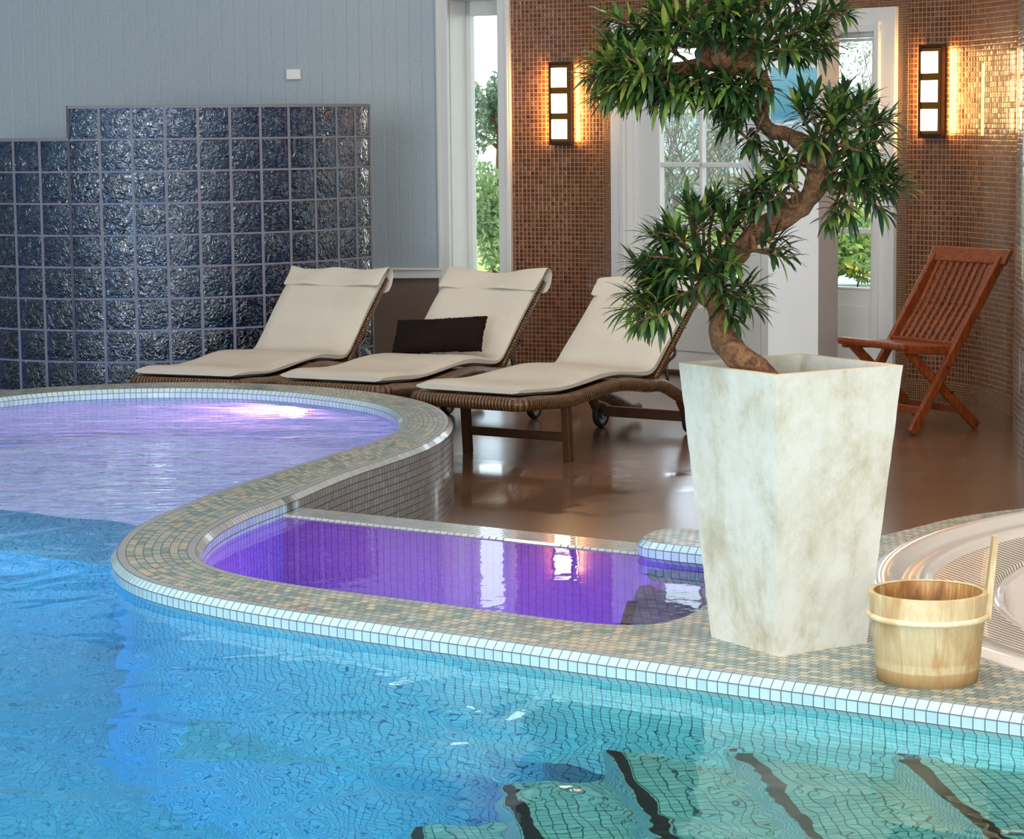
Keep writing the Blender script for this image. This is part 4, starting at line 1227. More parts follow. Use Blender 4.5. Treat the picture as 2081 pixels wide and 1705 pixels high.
# ------------------------------------------------------------------ planter
pf, pl, prt = W(1578, 1335, ZL), W(1456, 1293, ZL), W(1752, 1308, ZL)
pc = (pl + prt) / 2; pang = math.atan2((prt - pf).y, (prt - pf).x)
print('planter', pc, (pf - pl).length, (pf - prt).length)
PB, PT, PH = 0.1235, 0.1755, 0.622
pn = empty('planter', (pc.x, pc.y, ZL), pang)
tag(pn, 'tall tapered square planter of weathered cream plaster on the mosaic platform', 'planter')
bm = bmesh.new()
def sq(h, z, b=0.004): return [(-h, -h, z), (h, -h, z), (h, h, z), (-h, h, z)]
layers = [(PB, 0.0), (PT, PH), (PT - 0.020, PH), (PT - 0.026, PH - 0.14), (0, 0)]
nz_ = 24
rings = []
def ringf(h, z): 
    out = []
    n = 10
    cs_ = sq(h, z)
    for i in range(4):
        a = Vector(cs_[i]); b = Vector(cs_[(i + 1) % 4])
        for k in range(n):
            p = a.lerp(b, k / n); out.append(p)
    return out
for k in range(nz_ + 1):
    q = k / nz_; h = PB + (PT - PB) * q
    rg = ringf(h, PH * q)
    rings.append([bm.verts.new(p + Vector((p.x, p.y, 0)).normalized() * 0.0016 * noise.noise(p * 30)) for p in rg])
inner = [bm.verts.new(p) for p in ringf(PT - 0.018, PH)]
inn2 = [bm.verts.new(p) for p in ringf(PT - 0.030, PH - 0.15)]
seqs = rings
for a, b in zip(seqs[:-1], seqs[1:]):
    for k in range(40): bm.faces.new((a[k], a[(k + 1) % 40], b[(k + 1) % 40], b[k]))
a, b = rings[-1], inner
for k in range(40): f = bm.faces.new((a[k], a[(k + 1) % 40], b[(k + 1) % 40], b[k])); f.material_index = 1
a, b = inner, inn2
for k in range(40): bm.faces.new((a[k], a[(k + 1) % 40], b[(k + 1) % 40], b[k]))
bm.faces.new(rings[0][::-1])
obj('pot_body', bm, [M['planter'], M['plrim']], pn)
bm = bmesh.new(); n = 12; hs = PT - 0.026; zs = PH - 0.10
g = [[bm.verts.new((-hs + 2 * hs * i / n, -hs + 2 * hs * j / n, zs + 0.010 * noise.noise(Vector((i * .7, j * .7, 0))))) for j in range(n + 1)] for i in range(n + 1)]
for i in range(n):
    for j in range(n): bm.faces.new((g[i][j], g[i + 1][j], g[i + 1][j + 1], g[i][j + 1]))
add_box(bm, (0, 0, zs - 0.05), (2 * hs * 0.96, 2 * hs * 0.96, 0.06))
obj('soil', bm, M['soil'], pn)

# ------------------------------------------------------------------ bonsai
Yp = pc.y
tree = empty('bonsai_tree', (pc.x, pc.y, ZL + PH - 0.1))
tag(tree, 'S-shaped bonsai with dark narrow-leaved pads growing from the cream planter', 'bonsai tree')
def tput(name, bm, m, sm=True):
    o = obj(name, bm, m, smooth=sm); o.parent = tree; o.matrix_parent_inverse = Matrix.Translation(-tree.location); return o
tr_px = [(1575, 792, -0.03, 27), (1545, 756, -0.05, 27), (1508, 730, -0.06, 27), (1482, 706, -0.05, 29), (1466, 678, -0.04, 28), (1460, 650, -0.03, 23), (1452, 622, -0.02, 20), (1440, 592, 0, 24), (1448, 560, 0.02, 24),
         (1478, 536, 0.03, 22), (1505, 508, 0.04, 24), (1528, 482, 0.04, 21), (1562, 456, 0.03, 23), (1606, 432, 0.02, 24), (1640, 404, 0.0, 22), (1662, 370, -0.02, 25), (1668, 338, -0.02, 27), (1656, 316, -0.01, 24),
         (1636, 296, 0.0, 18), (1608, 277, 0.01, 16), (1572, 266, 0.02, 16), (1550, 248, 0.03, 15), (1546, 220, 0.03, 15), (1556, 192, 0.02, 16), (1548, 164, 0.01, 17), (1520, 138, 0.0, 24), (1488, 116, 0.0, 32), (1452, 112, 0.0, 36), (1425, 116, 0.01, 22), (1415, 118, 0.01, 8)]
tp = [WD(x, y, Yp + dy) for x, y, dy, r in tr_px]; trd = [r / 925.0 for *_, r in tr_px]
cp = catmull(tp, 5)
def lerp_list(v, n):
    out = []
    for i in range(len(v) - 1):
        for k in range(n): out.append(v[i] + (v[i + 1] - v[i]) * k / n)
    out.append(v[-1]); return out
rr = lerp_list(trd, 5)
bm = bmesh.new(); tube(bm, cp, rr, 16)
for v in bm.verts:
    d = noise.noise(v.co * 28) * 0.006 + noise.noise(v.co * 70) * 0.003
    v.co += Vector((noise.noise(v.co * 31 + Vector((3, 0, 0))), noise.noise(v.co * 31 + Vector((0, 7, 0))), noise.noise(v.co * 31))) * 0.006
kn = []
def knot(px, py, dy, r):
    p = WD(px, py, Yp + dy); b = bmesh.new(); bmesh.ops.create_icosphere(b, subdivisions=3, radius=r)
    for v in b.verts: v.co += v.co.normalized() * noise.noise(v.co * 60) * r * 0.25
    bmesh.ops.translate(b, verts=b.verts, vec=p)
    for f in b.faces: f.smooth = True
    join(bm, b)
knot(1660, 326, -0.045, 0.026); knot(1470, 112, -0.035, 0.03); knot(1436, 588, -0.02, 0.026)
tput('trunk', bm, M['bark'])
bmB = bmesh.new()
def leafmesh(bm, tl, base, d, length, width, tone, droop, up=Vector((0, 0, 1))):
    d = d.normalized(); side = d.cross(up)
    if side.length < 0.05: side = d.cross(Vector((1, 0, 0)))
    side.normalize(); nrm = side.cross(d).normalized()
    n = 5; prevv = None
    prof = [0.25, 0.8, 1.0, 0.9, 0.6, 0.05]
    for k in range(n + 1):
        t = k / n
        c = base + d * (length * t) + Vector((0, 0, -1)) * (droop * length * t * t) + nrm * (0.05 * length * math.sin(math.pi * t))
        w = width * 0.5 * prof[k]
        cur = [bm.verts.new(c - side * w + nrm * w * 0.25), bm.verts.new(c - nrm * 0.0), bm.verts.new(c + side * w + nrm * w * 0.25)]
        if prevv:
            for a in (0, 1):
                f = bm.faces.new((prevv[a], prevv[a + 1], cur[a + 1], cur[a])); f.smooth = True
                for l in f.loops: l[tl] = (tone, tone, tone, 1)
        prevv = cur
def newpad():
    b = bmesh.new(); tl = b.loops.layers.float_color.new('tone'); return b, tl
def tuft(bm, tl, p, d, nleaf=24, ln=0.078, stem=0.05, bright=0.0, rr_=None):
    d = d.normalized(); o1 = d.orthogonal().normalized(); o2 = d.cross(o1)
    for k in range(nleaf):
        q = (k + 0.5) / nleaf
        base = p + d * (stem * q)
        az = k * 2.39996 + rnd.uniform(-.3, .3)
        spread = R(88 - 70 * q + rnd.uniform(-10, 10))
        rad = o1 * math.cos(az) + o2 * math.sin(az)
        dd = d * math.cos(spread) + rad * math.sin(spread); ln_ = ln * 0.80
        tone = min(1, max(0, rnd.gauss(0.33 + bright + 0.12 * q, 0.16)))
        if rnd.random() < 0.05: tone = min(1, tone + 0.35)
        leafmesh(bm, tl, base, dd, ln_ * rnd.uniform(0.7, 1.12), 0.0118 * rnd.uniform(0.8, 1.15), tone, 0.08 * rnd.random() + (0.06 if dd.z < 0.3 else 0))
    tube(bmB, [p - d * 0.03, p + d * stem], [0.004, 0.0025], 6)
def branch(a, b, r0=0.006, r1=0.003):
    m = (a + b) / 2 + Vector((0, 0, -0.012)); tube(bmB, catmull([a, m, b], 4), [r0 + (r1 - r0) * k / 8 for k in range(9)], 8)
# pads: list of (anchor px on trunk, tufts [(px, py, dY, dirx, dirz, diry, bright)])
def pad(anchor, tf, ln=0.075, nleaf=24, twin=1.0):
    b, tl = newpad()
    a = WD(anchor[0], anchor[1], Yp)
    for q in tf:
        px, py, dy, dx, dz = q[:5]; dyy = q[5] if len(q) > 5 else rnd.uniform(-0.5, 0.2); br = q[6] if len(q) > 6 else 0
        p = WD(px, py, Yp + dy); d = Vector((dx, dyy, dz))
        branch(a, p - d.normalized() * 0.02)
        tuft(b, tl, p, d, nleaf, ln, 0.055, br)
        if rnd.random() > twin: continue
        p2 = p + Vector((rnd.gauss(0, 0.022), rnd.gauss(0.02, 0.03), rnd.gauss(0, 0.018)))
        tuft(b, tl, p2, d + Vector((rnd.gauss(0, .5), rnd.gauss(0, .4), rnd.gauss(0, .5))), nleaf - 6, ln * 0.95, 0.05, br)
    o = tput('foliage_pad', b, M['leaf']); 
    return o
pad((1440, 585), [(1390, 598, -0.04, -1, -0.1), (1360, 592, -0.02, -1, 0.2), (1348, 615, -0.06, -1, -0.25, -0.4, 0.1), (1322, 600, 0.02, -1, 0.1, -0.2, 0.1), (1335, 630, -0.03, -0.9, -0.6, -0.3, 0.1), (1368, 622, -0.05, -0.6, -0.8), (1312, 618, -0.04, -1, -0.3, -0.2, 0.15), (1350, 580, -0.02, -0.8, 0.4, -0.3, 0.05)], 0.074, 24, 0.6)
pad((1445, 560), [(1420, 520, -0.10, -0.1, 0.2, -1), (1390, 495, -0.05, -0.6, 0.7), (1430, 480, -0.04, 0.0, 1), (1370, 525, -0.06, -1, 0.1), (1380, 555, -0.06, -0.9, -0.3), (1460, 500, -0.06, 0.4, 0.7), (1405, 460, 0.02, -0.2, 1), (1465, 530, -0.10, 0.5, -0.1, -0.9), (1440, 550, -0.12, 0.1, -0.2, -1), (1360, 500, 0.02, -0.9, 0.5), (1400, 540, -0.1, -0.5, -0.1, -1), (1345, 540, 0.0, -1, 0.0), (1445, 455, 0.03, 0.2, 1), (1480, 490, 0.05, 0.4, 0.8)], 0.074, 24, 0.8)
pad((1450, 600), [(1485, 592, -0.05, 0.8, -0.2), (1472, 615, -0.07, 0.5, -0.8), (1495, 580, -0.02, 1, 0.0), (1475, 590, -0.09, 0.5, -0.3, -0.9), (1495, 605, 0.0, 0.9, -0.5)], 0.068, 20, 0.4)
pad((1530, 480), [(1548, 508, -0.02, 0.9, 0.1), (1560, 515, -0.03, 1, -0.2), (1515, 462, 0.04, -0.2, 1), (1500, 455, 0.06, -0.8, 0.8, 0.1, -0.05), (1550, 490, 0, 1, 0.2)], 0.066, 18, 0.2)
pad((1620, 420), [(1590, 392, -0.05, -1, 0.1), (1560, 385, -0.03, -1, 0.2), (1575, 402, -0.06, -0.9, -0.4), (1545, 392, 0.0, -1, 0.0), (1610, 380, -0.08, -0.6, 0.5, -0.6)], 0.070, 22, 0.5)
pad((1655, 320), [(1625, 330, -0.07, -0.6, -0.3, -0.8, 0.02), (1605, 340, -0.05, -0.8, -0.4), (1605, 315, -0.03, -1, 0.2)], 0.068, 22, 0.5)
pad((1665, 320), [(1690, 275, -0.08, 0.0, 0.4, -1), (1650, 235, -0.05, -0.4, 0.9), (1700, 235, -0.02, 0.3, 1), (1740, 265, -0.03, 1, 0.4), (1755, 290, -0.04, 1, 0.1), (1720, 300, -0.09, 0.7, -0.2, -0.8), (1680, 250, -0.06, 0.1, 0.9), (1640, 255, -0.04, -0.5, 0.8), (1745, 320, -0.03, 1, -0.5), (1710, 330, -0.05, 0.6, -0.8), (1730, 240, 0.02, 0.8, 0.9), (1660, 285, -0.1, -0.3, 0.0, -1), (1765, 265, 0.03, 1, 0.5)], 0.074, 24, 0.8)
pad((1668, 360), [(1740, 380, -0.03, 0.8, -0.2), (1770, 375, -0.02, 1, 0.1), (1760, 400, -0.05, 0.8, -0.7), (1715, 395, -0.05, 0.2, -0.9), (1725, 370, -0.07, 0.6, 0.2, -0.8), (1790, 385, 0.0, 1, 0.0, -0.1, 0.05), (1700, 410, -0.02, -0.4, -0.9), (1770, 362, 0.02, 0.9, 0.4)], 0.070, 24, 0.6)
pad((1546, 220), [(1520, 230, -0.05, -0.9, -0.5, -0.3, -0.12), (1545, 250, -0.06, -0.4, -0.9, -0.3, -0.1), (1500, 215, -0.03, -1, 0.0, -0.3, -0.1), (1530, 208, -0.04, -0.6, 0.2, -0.6)], 0.072, 22, 0.5)
pad((1430, 120), [(1360, 130, -0.04, -1, 0.1, -0.3, 0.1), (1320, 125, -0.02, -1, 0.2, -0.2, 0.12), (1280, 140, -0.03, -1, 0.0, -0.2, 0.15), (1250, 125, 0.0, -1, 0.1, -0.1, 0.15), (1300, 160, -0.05, -1, -0.3, -0.3, 0.15), (1340, 160, -0.05, -0.9, -0.4, -0.3, 0.12), (1270, 170, -0.02, -0.9, -0.5, -0.2, 0.15), (1380, 165, -0.06, -0.5, -0.8, -0.5, 0.08), (1330, 150, -0.08, -0.8, -0.1, -0.6, 0.12), (1245, 150, 0.02, -1, -0.2, 0, 0.15), (1375, 110, -0.07, -0.6, 0.3, -0.7, 0.1), (1310, 172, 0.0, -0.8, -0.6, -0.1, 0.1), (1365, 172, -0.02, -0.5, -0.6, -0.5, 0.1), (1290, 110, 0.03, -0.9, 0.5, 0, 0.1)], 0.082, 26)
pad((1430, 90), [(1400, 60, -0.04, -0.7, 0.5), (1370, 40, -0.02, -0.9, 0.4), (1350, 60, 0.0, -1, 0.1, 0, 0.1), (1330, 75, 0.02, -1, 0.0, 0, 0.1), (1400, 20, 0.0, -0.5, 1), (1430, 50, -0.08, 0, 0.3, -1), (1300, 60, 0.03, -1, 0.3, 0, 0.1), (1440, 10, -0.03, 0, 1), (1470, 40, -0.09, 0.1, 0.4, -1), (1380, -10, 0.0, -0.6, 1), (1450, -35, 0.0, 0, 1), (1500, -20, 0.0, 0.1, 1), (1425, 85, -0.1, -0.3, 0.3, -1, -0.05)])
pad((1500, 110), [(1520, 70, -0.08, 0.2, 0.3, -1), (1560, 50, -0.04, 0.6, 0.7), (1600, 70, -0.02, 0.9, 0.3), (1580, 100, -0.07, 0.6, -0.1, -0.8), (1540, 110, -0.1, 0.2, 0, -1), (1600, 105, -0.04, 0.9, 0.0), (1630, 60, 0.0, 1, 0.4), (1620, 20, 0.02, 0.8, 0.8), (1540, 20, 0.0, 0.2, 1), (1580, 5, 0.02, 0.5, 1), (1645, 90, 0.03, 1, -0.1), (1550, -25, 0.02, 0.2, 1), (1490, 85, -0.08, 0, 0.3, -1), (1655, 40, 0.05, 1, 0.4), (1505, 55, -0.06, -0.1, 0.5, -0.9)])
pad((1490, 125), [(1480, 165, -0.08, -0.1, -0.3, -1), (1450, 170, -0.05, -0.6, -0.5, -0.8), (1500, 172, -0.05, 0.2, -0.7, -0.8), (1530, 160, -0.07, 0.5, -0.5, -0.6), (1420, 172, -0.02, -0.7, -0.5, -0.5), (1480, 185, 0.0, 0, -0.8, -0.6), (1440, 155, -0.06, -0.8, -0.3), (1400, 172, 0.02, -0.7, -0.6, 0, 0.08)])
tput('twigs', bmB, M['bark'])

# ------------------------------------------------------------------ wooden bucket
bp = W(1884, 1396, ZL); 
bc = Vector((W(1884, 1378, ZL).x, W(1884, 1378, ZL).y, ZL))
bk = empty('sauna_bucket', bc)
tag(bk, 'round pale pine sauna bucket with one tall handle stave, on the mosaic ledge', 'bucket')
rB, rT, hB = 0.104, 0.1235, 0.187
def rad(z): return rB + (rT - rB) * z / hB
bm = bmesh.new()
lathe(bm, [(0, 0.012), (rB - 0.012, 0.012), (rB - 0.010, 0.0), (rB, 0.0), (rad(0.03), 0.03), (rad(hB * .5), hB * .5), (rT, hB - 0.002), (rT - 0.002, hB), (rT - 0.010, hB), (rT - 0.012, hB - 0.002)], 96)
# stave seams
obj('staves', bm, M['pine'], bk)
bm = bmesh.new(); lathe(bm, [(rT - 0.0118, hB - 0.003), (rad(hB * .5) - 0.0118, hB * .5), (rad(0.02) - 0.0118, 0.02), (0, 0.02)], 96)
obj('inside', bm, M['pinein'], bk)
bm = bmesh.new()
zh = 0.137
tube(bm, [Vector(((rad(zh) + 0.003) * math.cos(a), (rad(zh) + 0.003) * math.sin(a), zh)) for a in [2 * math.pi * k / 64 for k in range(64)]], 0.0062, 10, closed=True)
for v in bm.verts: v.co.z = zh + (v.co.z - zh) * 1.1
obj('hoop', bm, M['hoop'], bk)
bm = bmesh.new()
ax = R(-5)
px_ = Vector((math.cos(ax), math.sin(ax), 0)); py_ = Vector((-math.sin(ax), math.cos(ax), 0))
m3 = Matrix((px_, py_, Vector((0, 0, 1)))).transposed()
b2 = bmesh.new()
for (z0, w0, t0, z1, w1, t1) in ((zh - 0.005, 0.06, 0.016, 0.20, 0.05, 0.012), (0.20, 0.05, 0.012, 0.30, 0.036, 0.0105)):
    vs = []
    for z, w, t in ((z0, w0, t0), (z1, w1, t1)):
        off = rad(z) + 0.001 + (0 if z < 0.2 else 0)
        for sx, sy in ((-1, -1), (1, -1), (1, 1), (-1, 1)): vs.append(b2.verts.new(px_ * (off + sx * t / 2) + py_ * (sy * w / 2) + Vector((0, 0, z))))
    for i in range(4): b2.faces.new((vs[i], vs[(i + 1) % 4], vs[4 + (i + 1) % 4], vs[4 + i]))
    b2.faces.new(vs[:4][::-1]); b2.faces.new(vs[4:])
obj('handle_stave', b2, M['pine'], bk)
bm.free()

# ------------------------------------------------------------------ whirlpool tub at the right
jt = empty('hot_tub', (JC.x, JC.y, 0))
tag(jt, 'round cream hot tub with ribbed seat ring sunk in the mosaic platform at the right', 'hot tub')
def jput(name, prof, m, n=160):
    bm = bmesh.new(); lathe(bm, prof, n); o = obj(name, bm, m, jt); autosmooth(o, 40); return o
jr = JR
jput('tub_rim', [(jr + 0.004, ZL - 0.05), (jr + 0.004, ZL + 0.004), (jr - 0.006, ZL + 0.014), (jr - 0.025, ZL + 0.020), (jr - 0.05, ZL + 0.016), (jr - 0.075, ZL + 0.002), (jr - 0.10, ZL - 0.004), (jr - 0.125, ZL - 0.002), (jr - 0.14, ZL - 0.012), (jr - 0.15, ZL - 0.022)], M['acrylic'])
ri = (Vector((W(2026, 1236, ZL - 0.05).x, W(2026, 1236, ZL - 0.05).y, 0)) - Vector((JC.x, JC.y, 0))).length
print('ri', ri, jr)
jput('ribbed_ring', [(jr - 0.149, ZL - 0.022), (jr - 0.3, ZL - 0.032), (ri + 0.005, ZL - 0.05)], M['ridge'])
jput('inner_lip', [(ri + 0.012, ZL - 0.052), (ri + 0.004, ZL - 0.040), (ri - 0.008, ZL - 0.036), (ri - 0.02, ZL - 0.045), (ri - 0.03, ZL - 0.10), (ri - 0.08, ZL - 0.30), (ri - 0.2, ZL - 0.38), (0, ZL - 0.40)], M['acrylic'])

# ------------------------------------------------------------------ stairs in the pool
sroot = empty('pool_steps', W(1700, 1560, ZW - 0.3)); sroot['kind'] = 'structure'
def sput(name, bm, m):
    o = obj(name, bm, m); o.parent = sroot; o.matrix_parent_inverse = Matrix.Translation(-sroot.location); return o
# nosing lines run nearly towards the viewer; each tread lies deeper to the left
# (x at y=4.9, depth)
wallx = lambda y: None
sd_ = Vector((0.13, -1.0, 0)).normalized(); sx_ = Vector((1.0, 0.13, 0)).normalized()
STEPS = [(0.78, 0.24), (0.50, 0.40), (0.26, 0.56), (0.02, 0.72), (-0.20, 0.88)]
START = [-0.16, -0.36, -0.62, -0.40, -0.30]
bmt = bmesh.new(); bmn = bmesh.new()
x_right = 3.0
for i, (x0, dep) in enumerate(STEPS):
    zt = ZW - dep
    o0 = Vector((x0, 4.75, 0))
    # tread box from this nosing to the previous one, down to the floor
    x1 = (STEPS[i - 1][0] if i else x_right)
    a = o0 + sd_ * START[i]; b = o0 + sd_ * 3.4
    c1 = b + sx_ * (x1 - x0); d1 = a + sx_ * (x1 - x0)
    uvl = bmt.loops.layers.uv.verify()
    vs = [bmt.verts.new((p.x, p.y, zt)) for p in (a, b, c1, d1)]
    f = bmt.faces.new(vs); f.normal_update()
    if f.normal.z < 0: f.normal_flip()
    for l in f.loops: l[uvl].uv = (l.vert.co.dot(sx_) / T, l.vert.co.dot(sd_) / T)
    vs2 = [bmt.verts.new((p.x, p.y, z)) for p, z in ((a, zt), (b, zt), (b, -1.5), (a, -1.5))]
    f = bmt.faces.new(vs2)
    for l in f.loops: l[uvl].uv = (l.vert.co.dot(sd_) / T, l.vert.co.z / T)
    add_box(bmn, (a + b) / 2 + sx_ * 0.02 + Vector((0, 0, zt + 0.001)), (0.030, (b - a).length, 0.006), Matrix((sx_, -sd_, Vector((0, 0, 1)))).transposed())
sput('treads', bmt, M['stair']); sput('nosing_strips', bmn, M['nosing'])

# ------------------------------------------------------------------ wall lamps
def wall_point(path, px):
    best = None
    for a, b in zip(path[:-1], path[1:]):
        xa, xb = PX(Vector((a.x, a.y, 1.5)))[0], PX(Vector((b.x, b.y, 1.5)))[0]
        if xa <= px <= xb:
            t = (px - xa) / (xb - xa); p = a.lerp(b, t); u = (b - a).normalized(); return Vector((p.x, p.y, 0)), u
    return None
def lamp(path, px, py0, py1, label, energy):
    p, u = wall_point(path, px)
    n = Vector((u.y, -u.x, 0))
    if n.y > 0: n = -n
    # turn the plate to its own wall
    pz = p + n * 0.05
    depth = pz.y
    ztp = WD(px, py0, depth).z; zbt = WD(px, py1, depth).z
    zc = (ztp + zbt) / 2; H = ztp - zbt
    print('lamp H', H)
    r_ = empty('wall_lamp', (p.x, p.y, zc)); tag(r_, label, 'wall lamp', 'lit triple-pane wall lamps')
    Mx = Matrix((u, -n, Vector((0, 0, 1)))).transposed().to_4x4()
    r_.matrix_world = Matrix.Translation((p.x, p.y, zc)) @ Mx
    w = 0.142
    def lp(name, bm, m): o = obj(name, bm, m); o.parent = r_; return o
    bm = bmesh.new()
    add_box(bm, (0, -0.012, 0), (w * 0.7, 0.024, H * 0.8)); add_box(bm, (0, -0.030, 0), (w, 0.010, H), None, 0.002)
    for s in (-1, 1): add_box(bm, (s * w * 0.475, -0.045, 0), (0.007, 0.03, H), None, 0.001); add_box(bm, (0, -0.045, s * H * 0.486), (w, 0.03, 0.010), None, 0.001)
    lp('back_plate', bm, M['iron'])
    bm = bmesh.new(); add_box(bm, (0, -0.040, 0), (w * 0.84, 0.006, H * 0.92)); lp('amber_glass', bm, M['lampback'])
    for k in (-1, 0, 1):
        bm = bmesh.new(); add_box(bm, (-0.004, -0.058, k * H * 0.308), (w * 0.70, 0.008, H * 0.232), None, 0.002); q = lp('glass_pane', bm, M['lampglass'])
        for s in (-1, 1):
            bm = bmesh.new(); add_box(bm, (-0.012, -0.0635, k * H * 0.308 + s * H * 0.094), (0.005, 0.005, 0.005), None, 0.001)
            o = obj('screw', bm, M['black']); o.parent = q
    for s in (-1, 1):
        ld = bpy.data.lights.new('lamp_glow', 'AREA'); ld.shape = 'RECTANGLE'; ld.size = 0.03; ld.size_y = H * 0.9; ld.energy = energy; ld.color = (1.0, 0.55, 0.18)
        lo_ = bpy.data.objects.new('lamp_glow', ld); COL.objects.link(lo_); lo_.parent = r_
        lo_.location = (s * (w * 0.5 + 0.006), -0.032, 0); lo_.rotation_euler = (R(90), 0, R(90 if s > 0 else -90))
        lo_.rotation_euler = Vector((s * 1.0, 0.35, 0)).to_track_quat('-Z', 'Y').to_euler()
lamp(lmr, 1145, 125, 295, 'glowing three-pane iron wall lamp between the tall window and the double door', 2.6)
lamp(rmr, 1902, 90, 280, 'glowing three-pane iron wall lamp above the teak folding chair', 2.8)

# small white box on the beadboard wall
sx0 = WD(600, 151, (pB0.lerp(pW0, 0.6)).y)
bm = bmesh.new(); add_box(bm, (0, 0, 0), (0.092, 0.035, 0.066), None, 0.006); sw = obj('wall_sensor', bm, M['white2'])
def on_line(px, a, b):
    lo, hi = 0.0, 1.0
    for _ in range(40):
        m = (lo + hi) / 2
        if PX(a.lerp(b, m) + Vector((0, 0, 1.5)))[0] < px: lo = m
        else: hi = m
    return a.lerp(b, lo)
q = on_line(600, pB0, pW0); zz = WD(600, 151, q.y).z
sw.matrix_world = Matrix.Translation(Vector((q.x, q.y, zz)) + nb * 0.018) @ rotb.to_4x4()
tag(sw, 'small white sensor box on the blue-grey panelled wall above the glass blocks', 'sensor box')
# sea print on the column
p0 = WD(1567, 138, 12.188); p1 = WD(1659, 262, 12.188)
bm = bmesh.new(); add_box(bm, ((p0.x + p1.x) / 2, 12.192, (p0.z + p1.z) / 2), (p1.x - p0.x, 0.014, p0.z - p1.z), None, 0.001)
def mat_sea():
    t = NT('sea print'); v = coords(t, 'Generated'); sp = t.n('ShaderNodeSeparateXYZ'); t.l(v, sp.inputs[0])
    n1 = t.noise(3, 4, 0.6, coords(t, 'Generated', (1, 1, 4)), 1.0)
    h = t.math('ADD', sp.outputs[2], t.math('MULTIPLY', n1.outputs[0], 0.25))
    c = t.ramp(h, [(0.15, S(150, 200, 214)), (0.35, S(70, 150, 176)), (0.7, S(96, 172, 194)), (1.0, S(120, 186, 206))])
    w = t.ramp(t.math('ADD', t.math('MULTIPLY', sp.outputs[2], 1.0), t.math('MULTIPLY', n1.outputs[0], 0.8)), [(0.42, (1, 1, 1)), (0.50, (0, 0, 0))])
    c = t.mix(w, c, S(226, 236, 238)); t.bsdf(c, 0.5); return t.m
pt = obj('wall_print', bm, mat_sea()); tag(pt, 'blue sea picture hung on the white column behind the bonsai', 'picture')

# underwater lamp fixtures
def uw_light(name, loc, col, energy, size=0.1, dirv=(0, -1, 0), fixture=True, label=None, estr=20.0, frad=0.055):
    ld = bpy.data.lights.new(name, 'AREA'); ld.shape = 'DISK'; ld.size = size; ld.energy = energy; ld.color = col
    o = bpy.data.objects.new(name, ld); COL.objects.link(o); d = Vector(dirv).normalized()
    o.location = Vector(loc) + d * 0.03; o.rotation_euler = d.to_track_quat('-Z', 'Y').to_euler()
    if fixture:
        bm = bmesh.new(); lathe(bm, [(0, 0.006), (frad * 0.8, 0.006), (frad * 0.95, 0.0)], 32)
        bmesh.ops.transform(bm, matrix=(d.to_track_quat('Z', 'Y').to_matrix()).to_4x4(), verts=bm.verts); bmesh.ops.translate(bm, verts=bm.verts, vec=loc)
        root = obj('underwater_lamp', bm, emis(name + ' lens', (*col, 1), estr)); tag(root, label, 'pool lamp')
        bm = bmesh.new(); lathe(bm, [(frad * 0.93, 0.0), (frad * 0.97, 0.012), (frad * 1.2, 0.008), (frad * 1.25, -0.004)], 32)
        bmesh.ops.transform(bm, matrix=(d.to_track_quat('Z', 'Y').to_matrix()).to_4x4(), verts=bm.verts); bmesh.ops.translate(bm, verts=bm.verts, vec=loc)
        obj('bezel', bm, M['hub'], root)
    return o
lw_ = W(508, 811, ZL); iw = nearest_i(MC, lw_); nin = normals2(MC)[iw] * sd
uw_light('whirl_lamp', Vector((MC[iw].x, MC[iw].y, ZW - 0.17)) + nin * 0.004, (1.0, 0.42, 0.95), 38, 0.16, (nin.x, nin.y, 0.02), True, 'bright pink underwater lamp in the far whirlpool wall', 40, 0.075)
def area(name, loc, target, sx, sy, energy, col, shape='RECTANGLE', spread=180):
    ld = bpy.data.lights.new(name, 'AREA'); ld.shape = shape; ld.size = sx
    if shape == 'RECTANGLE': ld.size_y = sy
    ld.energy = energy; ld.color = col; ld.spread = R(spread)
    o = bpy.data.objects.new(name, ld); COL.objects.link(o); o.location = loc
    o.rotation_euler = (Vector(target) - Vector(loc)).to_track_quat('-Z', 'Y').to_euler(); return o
# more lamps along the whirlpool wall, out of frame at the left
area('whirl_lamp_b', (-3.0, 10.2, 0.05), (-1.5, 8.5, 0.0), 0.3, 0.3, 30, (0.72, 0.45, 1.0))
area('whirl_lamp_c', (-2.3, 7.2, 0.0), (-1.2, 9.0, 0.1), 0.3, 0.3, 16, (0.6, 0.55, 1.0))
# plunge pool lamps in its near wall
def near_wall(px, dz):
    i = nearest_i(DC, W(px, 1200 + (px - 687) * 0.125, ZL)); n = normals2(DC)[i] * sdD
    return Vector((DC[i].x, DC[i].y, ZW - dz)), n
pk = W(540, 1180, ZW) + Vector((0, 0.07, -0.42)); ld = bpy.data.lights.new('plunge_lamp', 'POINT'); ld.energy = 16; ld.color = (1.0, 0.16, 0.70); ld.shadow_soft_size = 0.05
lo_ = bpy.data.objects.new('plunge_lamp', ld); COL.objects.link(lo_); lo_.location = pk
a_, n_ = near_wall(790, 0.42); uw_light('plunge_lamp_b', a_ + n_ * 0.02, (0.36, 0.12, 1.0), 34, 0.12, n_, False)
a_, n_ = near_wall(1180, 0.45); uw_light('plunge_lamp_c', a_ + n_ * 0.02, (0.30, 0.12, 1.0), 14, 0.12, n_, False)
